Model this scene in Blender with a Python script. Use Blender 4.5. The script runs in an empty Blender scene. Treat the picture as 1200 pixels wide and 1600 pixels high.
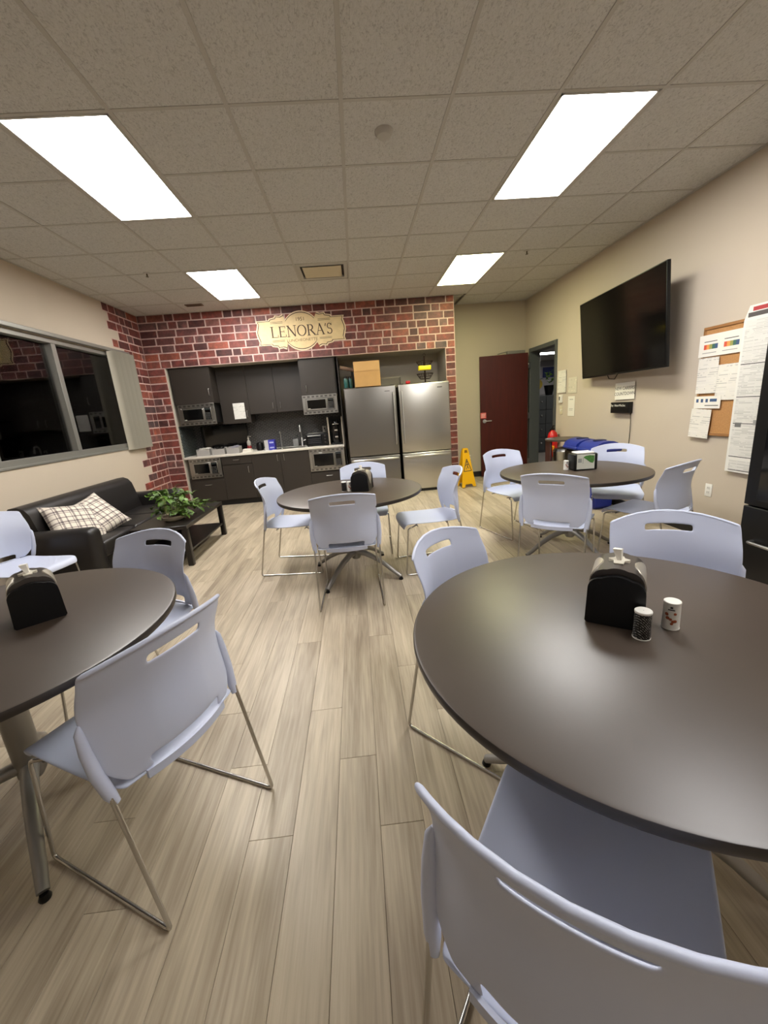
import bpy, bmesh, math, random
from mathutils import Vector, Matrix
random.seed(7)
PI = math.pi
S = bpy.context.scene
COL = S.collection
# ------------------------------------------------------------------ camera
CAMZ = 1.41
def cam_axes(yaw, pitch, roll):
    cy, sy, cp, sp, cr, sr = math.cos(yaw), math.sin(yaw), math.cos(pitch), math.sin(pitch), math.cos(roll), math.sin(roll)
    f = Vector((sy*cp, cy*cp, -sp)); r = Vector((cy, -sy, 0)); d = f.cross(r)
    return cr*r+sr*d, -sr*r+cr*d, f
r_, d_, f_ = cam_axes(.05, .2518, .0805)
cd = bpy.data.cameras.new('camera'); cam = bpy.data.objects.new('camera', cd); COL.objects.link(cam)
M = Matrix(((r_.x, -d_.x, -f_.x, 0), (r_.y, -d_.y, -f_.y, 0), (r_.z, -d_.z, -f_.z, CAMZ), (0, 0, 0, 1)))
cam.matrix_world = M
cd.sensor_fit = 'HORIZONTAL'; cd.sensor_width = 36; cd.lens = 631.5/1200*36; cd.clip_start = .02
S.camera = cam
# ------------------------------------------------------------------ world and exposure
W = bpy.data.worlds.new('night'); S.world = W; W.use_nodes = True
W.node_tree.nodes['Background'].inputs[0].default_value = (.01, .012, .02, 1)
W.node_tree.nodes['Background'].inputs[1].default_value = .3
S.view_settings.view_transform = 'Standard'; S.view_settings.look = 'None'
S.view_settings.exposure = 0.0; S.view_settings.gamma = 1
S.view_settings.use_curve_mapping = False
LAMP = 38.0          # radiance of the ceiling panels
# ------------------------------------------------------------------ materials
def lin(c):
    return tuple(((v/255)/12.92 if v/255 <= .04045 else ((v/255+.055)/1.055)**2.4) for v in c)+(1,)
MAT = {}
def mat(name, rgb, rough=.5, metal=0, bump=0, bscale=60, var=0, vscale=8, emit=None, estr=0, spec=.5, rnd=0, aniso=0, stretch=None, coat=0):
    if name in MAT: return MAT[name]
    m = bpy.data.materials.new(name); m.use_nodes = True; nt = m.node_tree; b = nt.nodes['Principled BSDF']
    b.inputs['Base Color'].default_value = lin(rgb); b.inputs['Roughness'].default_value = rough; b.inputs['Metallic'].default_value = metal
    b.inputs['Specular IOR Level'].default_value = spec
    if coat: b.inputs['Coat Weight'].default_value = coat; b.inputs['Coat Roughness'].default_value = .1
    if emit: b.inputs['Emission Color'].default_value = lin(emit); b.inputs['Emission Strength'].default_value = estr
    tc = nt.nodes.new('ShaderNodeTexCoord')
    mp = nt.nodes.new('ShaderNodeMapping'); nt.links.new(tc.outputs['Object'], mp.inputs[0])
    if stretch: mp.inputs['Scale'].default_value = stretch
    if var or rnd:
        n = nt.nodes.new('ShaderNodeTexNoise'); n.inputs['Scale'].default_value = vscale; n.inputs['Detail'].default_value = 4
        nt.links.new(mp.outputs[0], n.inputs['Vector'])
        mr = nt.nodes.new('ShaderNodeMapRange'); mr.inputs['From Min'].default_value = .3; mr.inputs['From Max'].default_value = .7
        mr.inputs['To Min'].default_value = 1-var; mr.inputs['To Max'].default_value = 1+var
        nt.links.new(n.outputs['Fac'], mr.inputs['Value'])
        src = mr.outputs[0]
        if rnd:
            oi = nt.nodes.new('ShaderNodeObjectInfo'); m2 = nt.nodes.new('ShaderNodeMapRange')
            m2.inputs['To Min'].default_value = 1-rnd; m2.inputs['To Max'].default_value = 1+rnd
            nt.links.new(oi.outputs['Random'], m2.inputs['Value'])
            mm = nt.nodes.new('ShaderNodeMath'); mm.operation = 'MULTIPLY'; nt.links.new(src, mm.inputs[0]); nt.links.new(m2.outputs[0], mm.inputs[1]); src = mm.outputs[0]
        vm = nt.nodes.new('ShaderNodeVectorMath'); vm.operation = 'SCALE'; vm.inputs[0].default_value = lin(rgb)[:3]
        nt.links.new(src, vm.inputs['Scale']); nt.links.new(vm.outputs[0], b.inputs['Base Color'])
    if bump:
        n = nt.nodes.new('ShaderNodeTexNoise'); n.inputs['Scale'].default_value = bscale; n.inputs['Detail'].default_value = 3
        nt.links.new(mp.outputs[0], n.inputs['Vector'])
        bp = nt.nodes.new('ShaderNodeBump'); bp.inputs['Strength'].default_value = bump; bp.inputs['Distance'].default_value = .004
        nt.links.new(n.outputs['Fac'], bp.inputs['Height']); nt.links.new(bp.outputs[0], b.inputs['Normal'])
    MAT[name] = m; return m
def ramp(nt, src, stops):
    r = nt.nodes.new('ShaderNodeValToRGB'); e = r.color_ramp.elements
    while len(e) < len(stops): e.new(.5)
    for i, (p, c) in enumerate(stops): e[i].position = p; e[i].color = lin(c)
    nt.links.new(src, r.inputs[0]); return r.outputs[0]
def plank_mat():
    m = bpy.data.materials.new('floor_vinyl'); m.use_nodes = True; nt = m.node_tree; L = nt.links.new; b = nt.nodes['Principled BSDF']
    g = nt.nodes.new('ShaderNodeNewGeometry'); oi = nt.nodes.new('ShaderNodeObjectInfo')
    ml = nt.nodes.new('ShaderNodeVectorMath'); ml.operation = 'SCALE'; ml.inputs[0].default_value = (17, 31, 5); L(oi.outputs['Random'], ml.inputs['Scale'])
    ad = nt.nodes.new('ShaderNodeVectorMath'); L(g.outputs['Position'], ad.inputs[0]); L(ml.outputs[0], ad.inputs[1])
    def noise(sc, s, det, dist=0):
        mp = nt.nodes.new('ShaderNodeMapping'); mp.inputs['Scale'].default_value = sc; L(ad.outputs[0], mp.inputs[0])
        n = nt.nodes.new('ShaderNodeTexNoise'); n.inputs['Scale'].default_value = s; n.inputs['Detail'].default_value = det; n.inputs['Distortion'].default_value = dist
        L(mp.outputs[0], n.inputs['Vector']); return n.outputs['Fac']
    n1 = noise((11, .9, 1), 1.0, 5, .8); n2 = noise((60, 2.5, 1), 1.6, 6, .3); n3 = noise((2.2, .9, 1), 1.2, 3)
    a = nt.nodes.new('ShaderNodeMath'); a.operation = 'MULTIPLY_ADD'; a.inputs[1].default_value = .32; L(n2, a.inputs[0])
    a2 = nt.nodes.new('ShaderNodeMath'); a2.operation = 'MULTIPLY_ADD'; a2.inputs[1].default_value = .45; L(n1, a2.inputs[0]); 
    a3 = nt.nodes.new('ShaderNodeMath'); a3.operation = 'MULTIPLY_ADD'; a3.inputs[1].default_value = .25; L(n3, a3.inputs[0])
    a4 = nt.nodes.new('ShaderNodeMath'); a4.operation = 'MULTIPLY_ADD'; a4.inputs[1].default_value = .07; a4.inputs[2].default_value = -.05; L(oi.outputs['Random'], a4.inputs[0])
    L(a4.outputs[0], a3.inputs[2]); L(a3.outputs[0], a2.inputs[2]); L(a2.outputs[0], a.inputs[2])
    c = ramp(nt, a.outputs[0], [(.28, (122, 108, 91)), (.42, (156, 142, 122)), (.55, (182, 168, 146)), (.72, (204, 191, 169))])
    L(c, b.inputs['Base Color'])
    b.inputs['Roughness'].default_value = .42; b.inputs['Specular IOR Level'].default_value = .4
    bp = nt.nodes.new('ShaderNodeBump'); bp.inputs['Strength'].default_value = .18; bp.inputs['Distance'].default_value = .002; L(n2, bp.inputs['Height']); L(bp.outputs[0], b.inputs['Normal'])
    return m
def brick_mat():
    m = bpy.data.materials.new('mural_brick'); m.use_nodes = True; nt = m.node_tree; L = nt.links.new; b = nt.nodes['Principled BSDF']
    g = nt.nodes.new('ShaderNodeNewGeometry'); oi = nt.nodes.new('ShaderNodeObjectInfo')
    c1 = ramp(nt, oi.outputs['Random'], [(0, (92, 56, 54)), (.2, (126, 68, 62)), (.4, (158, 84, 72)), (.6, (128, 84, 82)), (.8, (184, 104, 80)), (.92, (150, 104, 98)), (1, (104, 84, 84))])
    n = nt.nodes.new('ShaderNodeTexNoise'); n.inputs['Scale'].default_value = 9; n.inputs['Detail'].default_value = 7; n.inputs['Roughness'].default_value = .7; L(g.outputs['Position'], n.inputs['Vector'])
    c2 = ramp(nt, n.outputs['Fac'], [(.3, (66, 44, 46)), (.5, (128, 126, 126)), (.62, (170, 150, 146)), (.74, (232, 200, 192))])
    mx = nt.nodes.new('ShaderNodeMix'); mx.data_type = 'RGBA'; mx.blend_type = 'OVERLAY'; mx.inputs['Factor'].default_value = .8
    L(c1, mx.inputs['A']); L(c2, mx.inputs['B']); L(mx.outputs['Result'], b.inputs['Base Color'])
    b.inputs['Roughness'].default_value = .6
    bp = nt.nodes.new('ShaderNodeBump'); bp.inputs['Strength'].default_value = .3; bp.inputs['Distance'].default_value = .004; L(n.outputs['Fac'], bp.inputs['Height']); L(bp.outputs[0], b.inputs['Normal'])
    return m
def tile_mat():
    m = bpy.data.materials.new('ceiling_tile'); m.use_nodes = True; nt = m.node_tree; L = nt.links.new; b = nt.nodes['Principled BSDF']
    g = nt.nodes.new('ShaderNodeNewGeometry'); mp = nt.nodes.new('ShaderNodeMapping'); mp.inputs['Scale'].default_value = (1, .55, 1); L(g.outputs['Position'], mp.inputs[0])
    n = nt.nodes.new('ShaderNodeTexNoise'); n.inputs['Scale'].default_value = 90; n.inputs['Detail'].default_value = 3; n.inputs['Distortion'].default_value = 1.2; L(mp.outputs[0], n.inputs['Vector'])
    c = ramp(nt, n.outputs['Fac'], [(.30, (174, 172, 168)), (.46, (200, 198, 194)), (.7, (208, 206, 202))]); L(c, b.inputs['Base Color'])
    b.inputs['Roughness'].default_value = .9; b.inputs['Specular IOR Level'].default_value = .1
    bp = nt.nodes.new('ShaderNodeBump'); bp.inputs['Strength'].default_value = .55; bp.inputs['Distance'].default_value = .006; L(n.outputs['Fac'], bp.inputs['Height']); L(bp.outputs[0], b.inputs['Normal'])
    return m
def grid_mat(name, c1, c2, mortar, sx, sz, axis='XZ'):
    m = bpy.data.materials.new(name); m.use_nodes = True; nt = m.node_tree; L = nt.links.new; b = nt.nodes['Principled BSDF']
    g = nt.nodes.new('ShaderNodeNewGeometry'); sp = nt.nodes.new('ShaderNodeSeparateXYZ'); cb = nt.nodes.new('ShaderNodeCombineXYZ'); L(g.outputs['Position'], sp.inputs[0])
    L(sp.outputs['X' if axis[0] == 'X' else 'Y'], cb.inputs[0]); L(sp.outputs['Z'], cb.inputs[1])
    br = nt.nodes.new('ShaderNodeTexBrick'); L(cb.outputs[0], br.inputs['Vector']); br.inputs['Scale'].default_value = 1
    br.inputs['Brick Width'].default_value = sx; br.inputs['Row Height'].default_value = sz; br.inputs['Mortar Size'].default_value = .0028
    br.inputs['Color1'].default_value = lin(c1); br.inputs['Color2'].default_value = lin(c2); br.inputs['Mortar'].default_value = lin(mortar)
    L(br.outputs['Color'], b.inputs['Base Color']); b.inputs['Roughness'].default_value = .25
    bp = nt.nodes.new('ShaderNodeBump'); bp.invert = True; bp.inputs['Strength'].default_value = .5; bp.inputs['Distance'].default_value = .002; L(br.outputs['Fac'], bp.inputs['Height']); L(bp.outputs[0], b.inputs['Normal'])
    return m
def print_mat(name, base=(226, 222, 214), ink=(120, 118, 116), row=.011, word=.03, axis='YZ', dens=.62, local=False):
    """flat print: rows of small words on paper"""
    if name in MAT: return MAT[name]
    m = bpy.data.materials.new(name); m.use_nodes = True; nt = m.node_tree; L = nt.links.new; b = nt.nodes['Principled BSDF']
    tc = nt.nodes.new('ShaderNodeTexCoord'); sp = nt.nodes.new('ShaderNodeSeparateXYZ'); cb = nt.nodes.new('ShaderNodeCombineXYZ'); L(tc.outputs['Object'], sp.inputs[0])
    L(sp.outputs[axis[0]], cb.inputs[0]); L(sp.outputs[axis[1]], cb.inputs[1])
    br = nt.nodes.new('ShaderNodeTexBrick'); L(cb.outputs[0], br.inputs['Vector']); br.inputs['Scale'].default_value = 1
    br.inputs['Brick Width'].default_value = word; br.inputs['Row Height'].default_value = row; br.inputs['Mortar Size'].default_value = row*.3
    br.inputs['Color1'].default_value = lin(ink); br.inputs['Color2'].default_value = lin(tuple(min(255, int(v*1.3)) for v in ink)); br.inputs['Mortar'].default_value = lin(base)
    n = nt.nodes.new('ShaderNodeTexNoise'); n.inputs['Scale'].default_value = 14; L(cb.outputs[0], n.inputs['Vector'])
    gt = nt.nodes.new('ShaderNodeMath'); gt.operation = 'GREATER_THAN'; gt.inputs[1].default_value = 1-dens; L(n.outputs['Fac'], gt.inputs[0])
    mx = nt.nodes.new('ShaderNodeMix'); mx.data_type = 'RGBA'; L(gt.outputs[0], mx.inputs['Factor']); mx.inputs['A'].default_value = lin(base); L(br.outputs['Color'], mx.inputs['B'])
    L(mx.outputs['Result'], b.inputs['Base Color']); b.inputs['Roughness'].default_value = .6
    MAT[name] = m; return m
def plaid_mat():
    m = bpy.data.materials.new('plaid_cloth'); m.use_nodes = True; nt = m.node_tree; L = nt.links.new; b = nt.nodes['Principled BSDF']
    tc = nt.nodes.new('ShaderNodeTexCoord'); sp = nt.nodes.new('ShaderNodeSeparateXYZ'); L(tc.outputs['Object'], sp.inputs[0]); out = []
    for ax in 'XZ':
        acc = None
        for f, ph, th in ((1/.12, 0, .86), (1/.12, .22, .94), (1/.12, .62, .9)):
            a = nt.nodes.new('ShaderNodeMath'); a.operation = 'MULTIPLY_ADD'; a.inputs[1].default_value = f; a.inputs[2].default_value = ph+10; L(sp.outputs[ax], a.inputs[0])
            fr = nt.nodes.new('ShaderNodeMath'); fr.operation = 'FRACT'; L(a.outputs[0], fr.inputs[0])
            g = nt.nodes.new('ShaderNodeMath'); g.operation = 'GREATER_THAN'; g.inputs[1].default_value = th; L(fr.outputs[0], g.inputs[0])
            if acc is None: acc = g.outputs[0]
            else:
                s = nt.nodes.new('ShaderNodeMath'); s.operation = 'ADD'; L(acc, s.inputs[0]); L(g.outputs[0], s.inputs[1]); acc = s.outputs[0]
        out.append(acc)
    s = nt.nodes.new('ShaderNodeMath'); s.operation = 'ADD'; L(out[0], s.inputs[0]); L(out[1], s.inputs[1])
    h = nt.nodes.new('ShaderNodeMath'); h.operation = 'MULTIPLY'; h.inputs[1].default_value = .45; L(s.outputs[0], h.inputs[0])
    c = ramp(nt, h.outputs[0], [(0, (214, 205, 192)), (.45, (150, 138, 132)), (.9, (92, 84, 84))]); L(c, b.inputs['Base Color']); b.inputs['Roughness'].default_value = .9
    return m
def glass_mat(name='window_glass', tint=(1, 1, 1, 1), f=1.5):
    m = bpy.data.materials.new(name); m.use_nodes = True; nt = m.node_tree; L = nt.links.new; nt.nodes.remove(nt.nodes['Principled BSDF'])
    fr = nt.nodes.new('ShaderNodeFresnel'); fr.inputs[0].default_value = f; t = nt.nodes.new('ShaderNodeBsdfTransparent'); t.inputs[0].default_value = tint
    g = nt.nodes.new('ShaderNodeBsdfGlossy'); g.inputs['Roughness'].default_value = .01; mx = nt.nodes.new('ShaderNodeMixShader')
    L(fr.outputs[0], mx.inputs[0]); L(t.outputs[0], mx.inputs[1]); L(g.outputs[0], mx.inputs[2]); L(mx.outputs[0], nt.nodes['Material Output'].inputs[0]); return m
def emit_mat(name, rgb, s):
    m = bpy.data.materials.new(name); m.use_nodes = True; nt = m.node_tree; nt.nodes.remove(nt.nodes['Principled BSDF'])
    e = nt.nodes.new('ShaderNodeEmission'); e.inputs[0].default_value = rgb+(1,); e.inputs[1].default_value = s
    nt.links.new(e.outputs[0], nt.nodes['Material Output'].inputs[0]); return m
wallM = mat('wall_paint', (186, 174, 156), .85, bump=.08, bscale=220, spec=.2)
wallR = mat('wall_paint_right', (190, 177, 160), .85, bump=.08, bscale=220, spec=.2)
alcM = mat('alcove_paint', (182, 174, 160), .85, spec=.2)
darkwall = mat('exit_paint', (150, 148, 150), .8, spec=.2)
plankM, brickM, ctileM = plank_mat(), brick_mat(), tile_mat()
mortarM = mat('mortar', (196, 166, 158), .85, var=.12, vscale=20)
gridM = mat('grid_white', (182, 178, 171), .6)
chairM = mat('lilac_plastic', (190, 196, 216), .42, bump=.05, bscale=900, spec=.4)
chromeM = mat('satin_chrome', (196, 194, 190), .24, 1)
steelM = mat('brushed_steel', (176, 174, 170), .32, 1, bump=.03, bscale=4, stretch=(60, 60, 1))
steelD = mat('dull_steel', (128, 124, 118), .36, 1)
greyLeg = mat('silver_powder', (150, 147, 142), .4, .5)
topM = mat('table_laminate', (64, 53, 44), .38, bump=.03, bscale=600, var=.05, vscale=6, spec=.62)
edgeM = mat('table_edge', (42, 36, 32), .4)
cabM = mat('cabinet_laminate', (46, 40, 35), .45, var=.03, vscale=3)
kickM = mat('kick_black', (22, 20, 20), .5)
ctrM = mat('counter_white', (214, 208, 198), .3)
blackM = mat('black_plastic', (9, 9, 10), .38, spec=.35)
blackG = mat('black_gloss', (8, 8, 9), .08)
gunM = mat('gunmetal_plastic', (74, 68, 64), .3, .4)
silvM = mat('silver_plastic', (190, 182, 168), .36, .55)
leatherM = mat('black_leather', (23, 20, 20), .42, bump=.15, bscale=120)
woodB = mat('black_brown_wood', (27, 22, 20), .35)
whiteM = mat('white_plastic', (225, 222, 214), .4)
paperM = mat('paper', (226, 221, 210), .7)
inkM = mat('ink', (60, 56, 56), .7)
doorM = mat('mahogany_door', (66, 19, 9), .4, spec=.3, var=.16, vscale=5, stretch=(5, 5, .5))
frameM = mat('door_frame_grey', (74, 76, 76), .45)
alumM = mat('window_aluminium', (140, 138, 132), .42, .5)
blindM = mat('blind_vane', (150, 144, 130), .7)
yellowM = mat('yellow_plastic', (232, 176, 20), .4)
blueM = mat('blue_plastic', (30, 48, 138), .4)
greenM = mat('leaf_green', (78, 108, 38), .5, rnd=.5, var=.15)
cardM = mat('cardboard', (188, 146, 92), .8, var=.05)
signM = mat('sign_cream', (214, 190, 144), .6, var=.08, vscale=12)
brownInk = mat('brown_ink', (70, 48, 34), .7)
paleLine = mat('sign_border', (226, 206, 170), .6)
corkM = mat('cork', (176, 128, 78), .85, var=.12, vscale=90)
woodF = mat('board_frame_wood', (150, 104, 58), .5)
redM = mat('red_paint', (190, 24, 24), .3)
clothP = plaid_mat()
gl = glass_mat()
# ------------------------------------------------------------------ mesh helpers
def bm_(): return bmesh.new()
def box(bm, x0, x1, y0, y1, z0, z1, bev=0, seg=1, mtx=None):
    r = bmesh.ops.create_cube(bm, size=1, matrix=Matrix.Translation(((x0+x1)/2, (y0+y1)/2, (z0+z1)/2)) @ Matrix.Diagonal((x1-x0, y1-y0, z1-z0, 1)))
    vs = r['verts']
    if mtx: bmesh.ops.transform(bm, matrix=mtx, verts=vs)
    if bev: bmesh.ops.bevel(bm, geom=list({e for v in vs for e in v.link_edges}), offset=bev, segments=seg, affect='EDGES', profile=.5, clamp_overlap=True)
    return bm
def lathe(bm, prof, c=(0, 0, 0), n=24, cap=True, sx=1, sy=1):
    rings = []
    for r, z in prof:
        rings.append([bm.verts.new((c[0]+sx*r*math.cos(2*PI*i/n), c[1]+sy*r*math.sin(2*PI*i/n), c[2]+z)) for i in range(n)])
    for a, b in zip(rings, rings[1:]):
        for i in range(n): bm.faces.new((a[i], a[(i+1) % n], b[(i+1) % n], b[i]))
    if cap: bm.faces.new(rings[0][::-1]); bm.faces.new(rings[-1])
    return bm
def fillet(pts, r, k=4):
    P = [Vector(p) for p in pts]; out = [P[0]]
    for a, b, c in zip(P, P[1:], P[2:]):
        u, v = (a-b), (c-b); q = min(r, u.length*.45, v.length*.45); p0 = b+u.normalized()*q; p1 = b+v.normalized()*q
        for i in range(k+1):
            t = i/k; out.append(p0*(1-t)**2+b*2*t*(1-t)+p1*t*t)
    out.append(P[-1]); return out
def tube(bm, pts, r, n=8, rad=None, sq=1.0):
    P = [Vector(p) for p in pts]; ref = Vector((0, 0, 1)); rings = []
    t0 = (P[1]-P[0]).normalized()
    if abs(t0.z) > .9: ref = Vector((1, 0, 0))
    nrm = t0.cross(ref).normalized()
    for i, p in enumerate(P):
        t = ((P[min(i+1, len(P)-1)]-P[max(i-1, 0)])).normalized()
        nrm = (nrm-t*nrm.dot(t)).normalized(); bn = t.cross(nrm)
        rr = rad[i] if rad else r
        rings.append([bm.verts.new(p+nrm*rr*math.cos(2*PI*j/n)+bn*rr*sq*math.sin(2*PI*j/n)) for j in range(n)])
    for a, b in zip(rings, rings[1:]):
        for j in range(n): bm.faces.new((a[j], a[(j+1) % n], b[(j+1) % n], b[j]))
    bm.faces.new(rings[0][::-1]); bm.faces.new(rings[-1]); return bm
def prism(bm, poly, y0, y1, axis='XZ', mtx=None):
    """extrude a 2D polygon; axis gives the plane of the polygon"""
    def P(a, b, d):
        return {'XZ': (a, d, b), 'YZ': (d, a, b), 'XY': (a, b, d)}[axis]
    A = [bm.verts.new(P(a, b, y0)) for a, b in poly]; B = [bm.verts.new(P(a, b, y1)) for a, b in poly]; n = len(poly)
    fs = [bm.faces.new(A), bm.faces.new(B[::-1])]+[bm.faces.new((A[(i+1) % n], A[i], B[i], B[(i+1) % n])) for i in range(n)]
    if mtx: bmesh.ops.transform(bm, matrix=mtx, verts=A+B)
    return bm
def mesh(bm, m, smooth=40):
    bmesh.ops.recalc_face_normals(bm, faces=bm.faces)
    me = bpy.data.meshes.new('m'); bm.to_mesh(me); bm.free()
    if m: me.materials.append(m)
    if smooth:
        for p in me.polygons: p.use_smooth = True
        me.set_sharp_from_angle(angle=math.radians(smooth))
    return me
def obj(name, bm, m, parent=None, loc=None, smooth=40, rot=None):
    me = bm if isinstance(bm, bpy.types.Mesh) else mesh(bm, m, smooth)
    o = bpy.data.objects.new(name, me); COL.objects.link(o)
    me.name = name
    if parent: o.parent = parent
    if loc: o.location = loc
    if rot: o.rotation_euler = rot
    return o
def struct(name, bm, m, **k):
    o = obj(name, bm, m, **k)
    if not o.parent: o['kind'] = 'structure'
    return o
def thing(name, label, cat, loc=(0, 0, 0), rz=0, group=None, rot=None):
    o = bpy.data.objects.new(name, None); COL.objects.link(o); o.location = loc; o.rotation_euler = rot or (0, 0, rz)
    o.empty_display_size = .1
    return tag(o, label, cat, group)
def tag(o, label, cat, group=None):
    o['label'] = label; o['category'] = cat
    if group: o['group'] = group
    return o
def kids(o): return [c for c in bpy.data.objects if c.parent == o]
def dup(root, loc, rz, label, group=None):
    r = root.copy(); COL.objects.link(r); r.location = loc; r.rotation_euler = (0, 0, rz); r['label'] = label
    if group: r['group'] = group
    for ch in kids(root):
        c = ch.copy(); COL.objects.link(c); c.parent = r
        for g in kids(ch):
            d = g.copy(); COL.objects.link(d); d.parent = c
    return r
def one(name, bm, m, label, cat, group=None, **k): return tag(obj(name, bm, m, **k), label, cat, group)
def modmesh(bm, m, thick, levels=1, offset=0):
    """thicken a sheet and subdivide it into a plain mesh"""
    me = mesh(bm, m, 0); o = bpy.data.objects.new('tmp', me); COL.objects.link(o)
    s = o.modifiers.new('s', 'SOLIDIFY'); s.thickness = thick; s.offset = offset
    if levels: u = o.modifiers.new('u', 'SUBSURF'); u.levels = levels; u.render_levels = levels
    dg = bpy.context.evaluated_depsgraph_get(); r = bpy.data.meshes.new_from_object(o.evaluated_get(dg))
    bpy.data.objects.remove(o); 
    for p in r.polygons: p.use_smooth = True
    r.set_sharp_from_angle(angle=math.radians(60))
    return r
def text(name, s, size, m, parent, loc, rot, ext=.001, align='CENTER', sx=1):
    c = bpy.data.curves.new('t', 'FONT'); c.body = s; c.size = size; c.extrude = ext; c.align_x = align; c.align_y = 'CENTER'; c.resolution_u = 3
    o = bpy.data.objects.new('t', c); COL.objects.link(o); dg = bpy.context.evaluated_depsgraph_get()
    me = bpy.data.meshes.new_from_object(o.evaluated_get(dg)); bpy.data.objects.remove(o); me.materials.clear(); me.materials.append(m)
    q = bpy.data.objects.new(name, me); COL.objects.link(q); q.parent = parent; q.location = loc; q.rotation_euler = rot; q.scale = (sx, 1, 1); return q
# ------------------------------------------------------------------ room shell
XL, XR, YF, YD, YB, H = -3.15, 3.14, 6.86, 7.53, -2.6, 3.033
bm = bm_(); box(bm, XL-.1, XR+.1, YB-.1, YD+.1, -.12, -.004); floor = struct('floor', bm, mat('floor_joint', (104, 90, 74), .7))
# vinyl planks, each its own piece
PW, PL = .1524, 1.22
pm = {}
def plank_mesh(w, l):
    k = (round(w, 3), round(l, 3))
    if k not in pm:
        b = bm_(); box(b, .0006, w-.0006, .0006, l-.0006, -.004, 0, bev=.0007); pm[k] = mesh(b, plankM, 30)
    return pm[k]
x = -.35-PW*19; back = bm_(); ci = 0; npl = 0
offs = [1.106, 1.706, 1.401, 1.10, 1.98, 1.62, 1.25, .95, 1.75, 1.42]
while x < XR:
    xa, xb = max(x, XL), min(x+PW, XR)
    y = offs[(ci-18) % 10]-PL*4
    while y < YD:
        ya, yb = max(y, YB), min(y+PL, YD)
        if yb-ya > .02 and xb-xa > .01:
            if yb > .45 and npl < 299:
                npl += 1; o = obj('plank', plank_mesh(xb-xa, yb-ya), None, floor, loc=(xa, ya, 0))
            else: box(back, xa+.0006, xb-.0006, ya+.0006, yb-.0006, -.004, 0)
        y += PL
    x += PW; ci += 1
o = obj('planks_by_the_rear', back, plankM, floor); o['kind'] = 'stuff'; o.name = 'plank_field'
# left wall with the window opening
WY0, WY1, WZ0, WZ1 = 1.75, 6.15, 1.15, 2.40
bm = bm_()
box(bm, XL-.15, XL, YB-.1, WY0, 0, H+.1); box(bm, XL-.15, XL, WY1, YD+.12, 0, H+.1)
box(bm, XL-.15, XL, WY0, WY1, 0, WZ0); box(bm, XL-.15, XL, WY0, WY1, WZ1, H+.1)
wl = struct('wall_left', bm, wallR)
# right wall with the door opening
DY0, DY1, DH = 6.38, 7.30, 2.16
bm = bm_(); box(bm, XR, XR+.14, YB-.1, DY0, 0, H+.1); box(bm, XR, XR+.14, DY1, YD+.12, 0, H+.1); box(bm, XR, XR+.14, DY0, DY1, DH, H+.1)
wr = struct('wall_right', bm, wallR)
bm = bm_(); box(bm, XL-.15, XR+.14, YB-.1, YB, 0, H+.1); struct('wall_rear', bm, wallM)
bm = bm_(); box(bm, 1.70, XR, YD, YD+.12, 0, H+.1); wdoor = struct('wall_door_side', bm, wallM)
# brick wall with alcove
AX0, AX1, AZ = -2.88, 1.54, 2.265
bm = bm_(); box(bm, XL, AX0, YF, YD+.12, 0, H+.1); box(bm, AX1, 1.70, YF, YD+.12, 0, H+.1); box(bm, AX0, AX1, YF, YD+.12, AZ, H+.1)
wf = struct('wall_far', bm, alcM)
bm = bm_(); box(bm, AX0, AX1, YD, YD+.12, 0, AZ); walc = struct('wall_alcove', bm, alcM)
# black baseboards
for nm, a in (('baseboard_right', (XR-.012, XR, YB, DY0-.06, 0, .1)), ('baseboard_left', (XL, XL+.012, YB, YF, 0, .1)), ('baseboard_far', (1.712, XR, YD-.012, YD, 0, .1)), ('baseboard_pier', (1.70, 1.712, YF, YD-.012, 0, .1))):
    bm = bm_(); box(bm, *a, bev=.003); struct(nm, bm, kickM)
# mural bricks: each a piece of its wall
CH, MJ = .110, .017
bmesh_cache = {}
mort_f, mort_l = bm_(), bm_()
def brick(wall, u, z, w, h):
    k = (wall.name, round(w, 3), round(h, 3))
    if k not in bmesh_cache:
        b = bm_()
        if wall is wf: box(b, -w/2, w/2, -.006, .001, -h/2, h/2, bev=.004)
        else: box(b, -.001, .006, -w/2, w/2, -h/2, h/2, bev=.004)
        bmesh_cache[k] = mesh(b, brickM, 30)
    jz = random.uniform(-.002, .002)
    if wall is wf:
        obj('brick', bmesh_cache[k], None, wall, loc=(u, YF-.001, z+jz)); box(mort_f, u-w/2-MJ/2, u+w/2+MJ/2, YF-.0015, YF+.004, z-h/2-MJ/2, z+h/2+MJ/2)
    else:
        obj('brick', bmesh_cache[k], None, wall, loc=(XL+.001, u, z+jz)); box(mort_l, XL-.004, XL+.0015, u-w/2-MJ/2, u+w/2+MJ/2, z-h/2-MJ/2, z+h/2+MJ/2)
def course(wall, a, b, z, h, ph):
    u = a; rg = random.Random(ph*31+int(abs(a)*10)); prev = 0
    while u < b-.02:
        w = rg.choice((.14, .16, .22, .26, .28, .32)); w = w if abs(w-prev) > .015 else .20; prev = w; e = min(u+w, b)
        if b-e < .07: e = b
        brick(wall, (u+e)/2, z, round(e-u-MJ, 2) if e < b else e-u-MJ, h); u = e
nc = int(H/CH)+1
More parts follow.
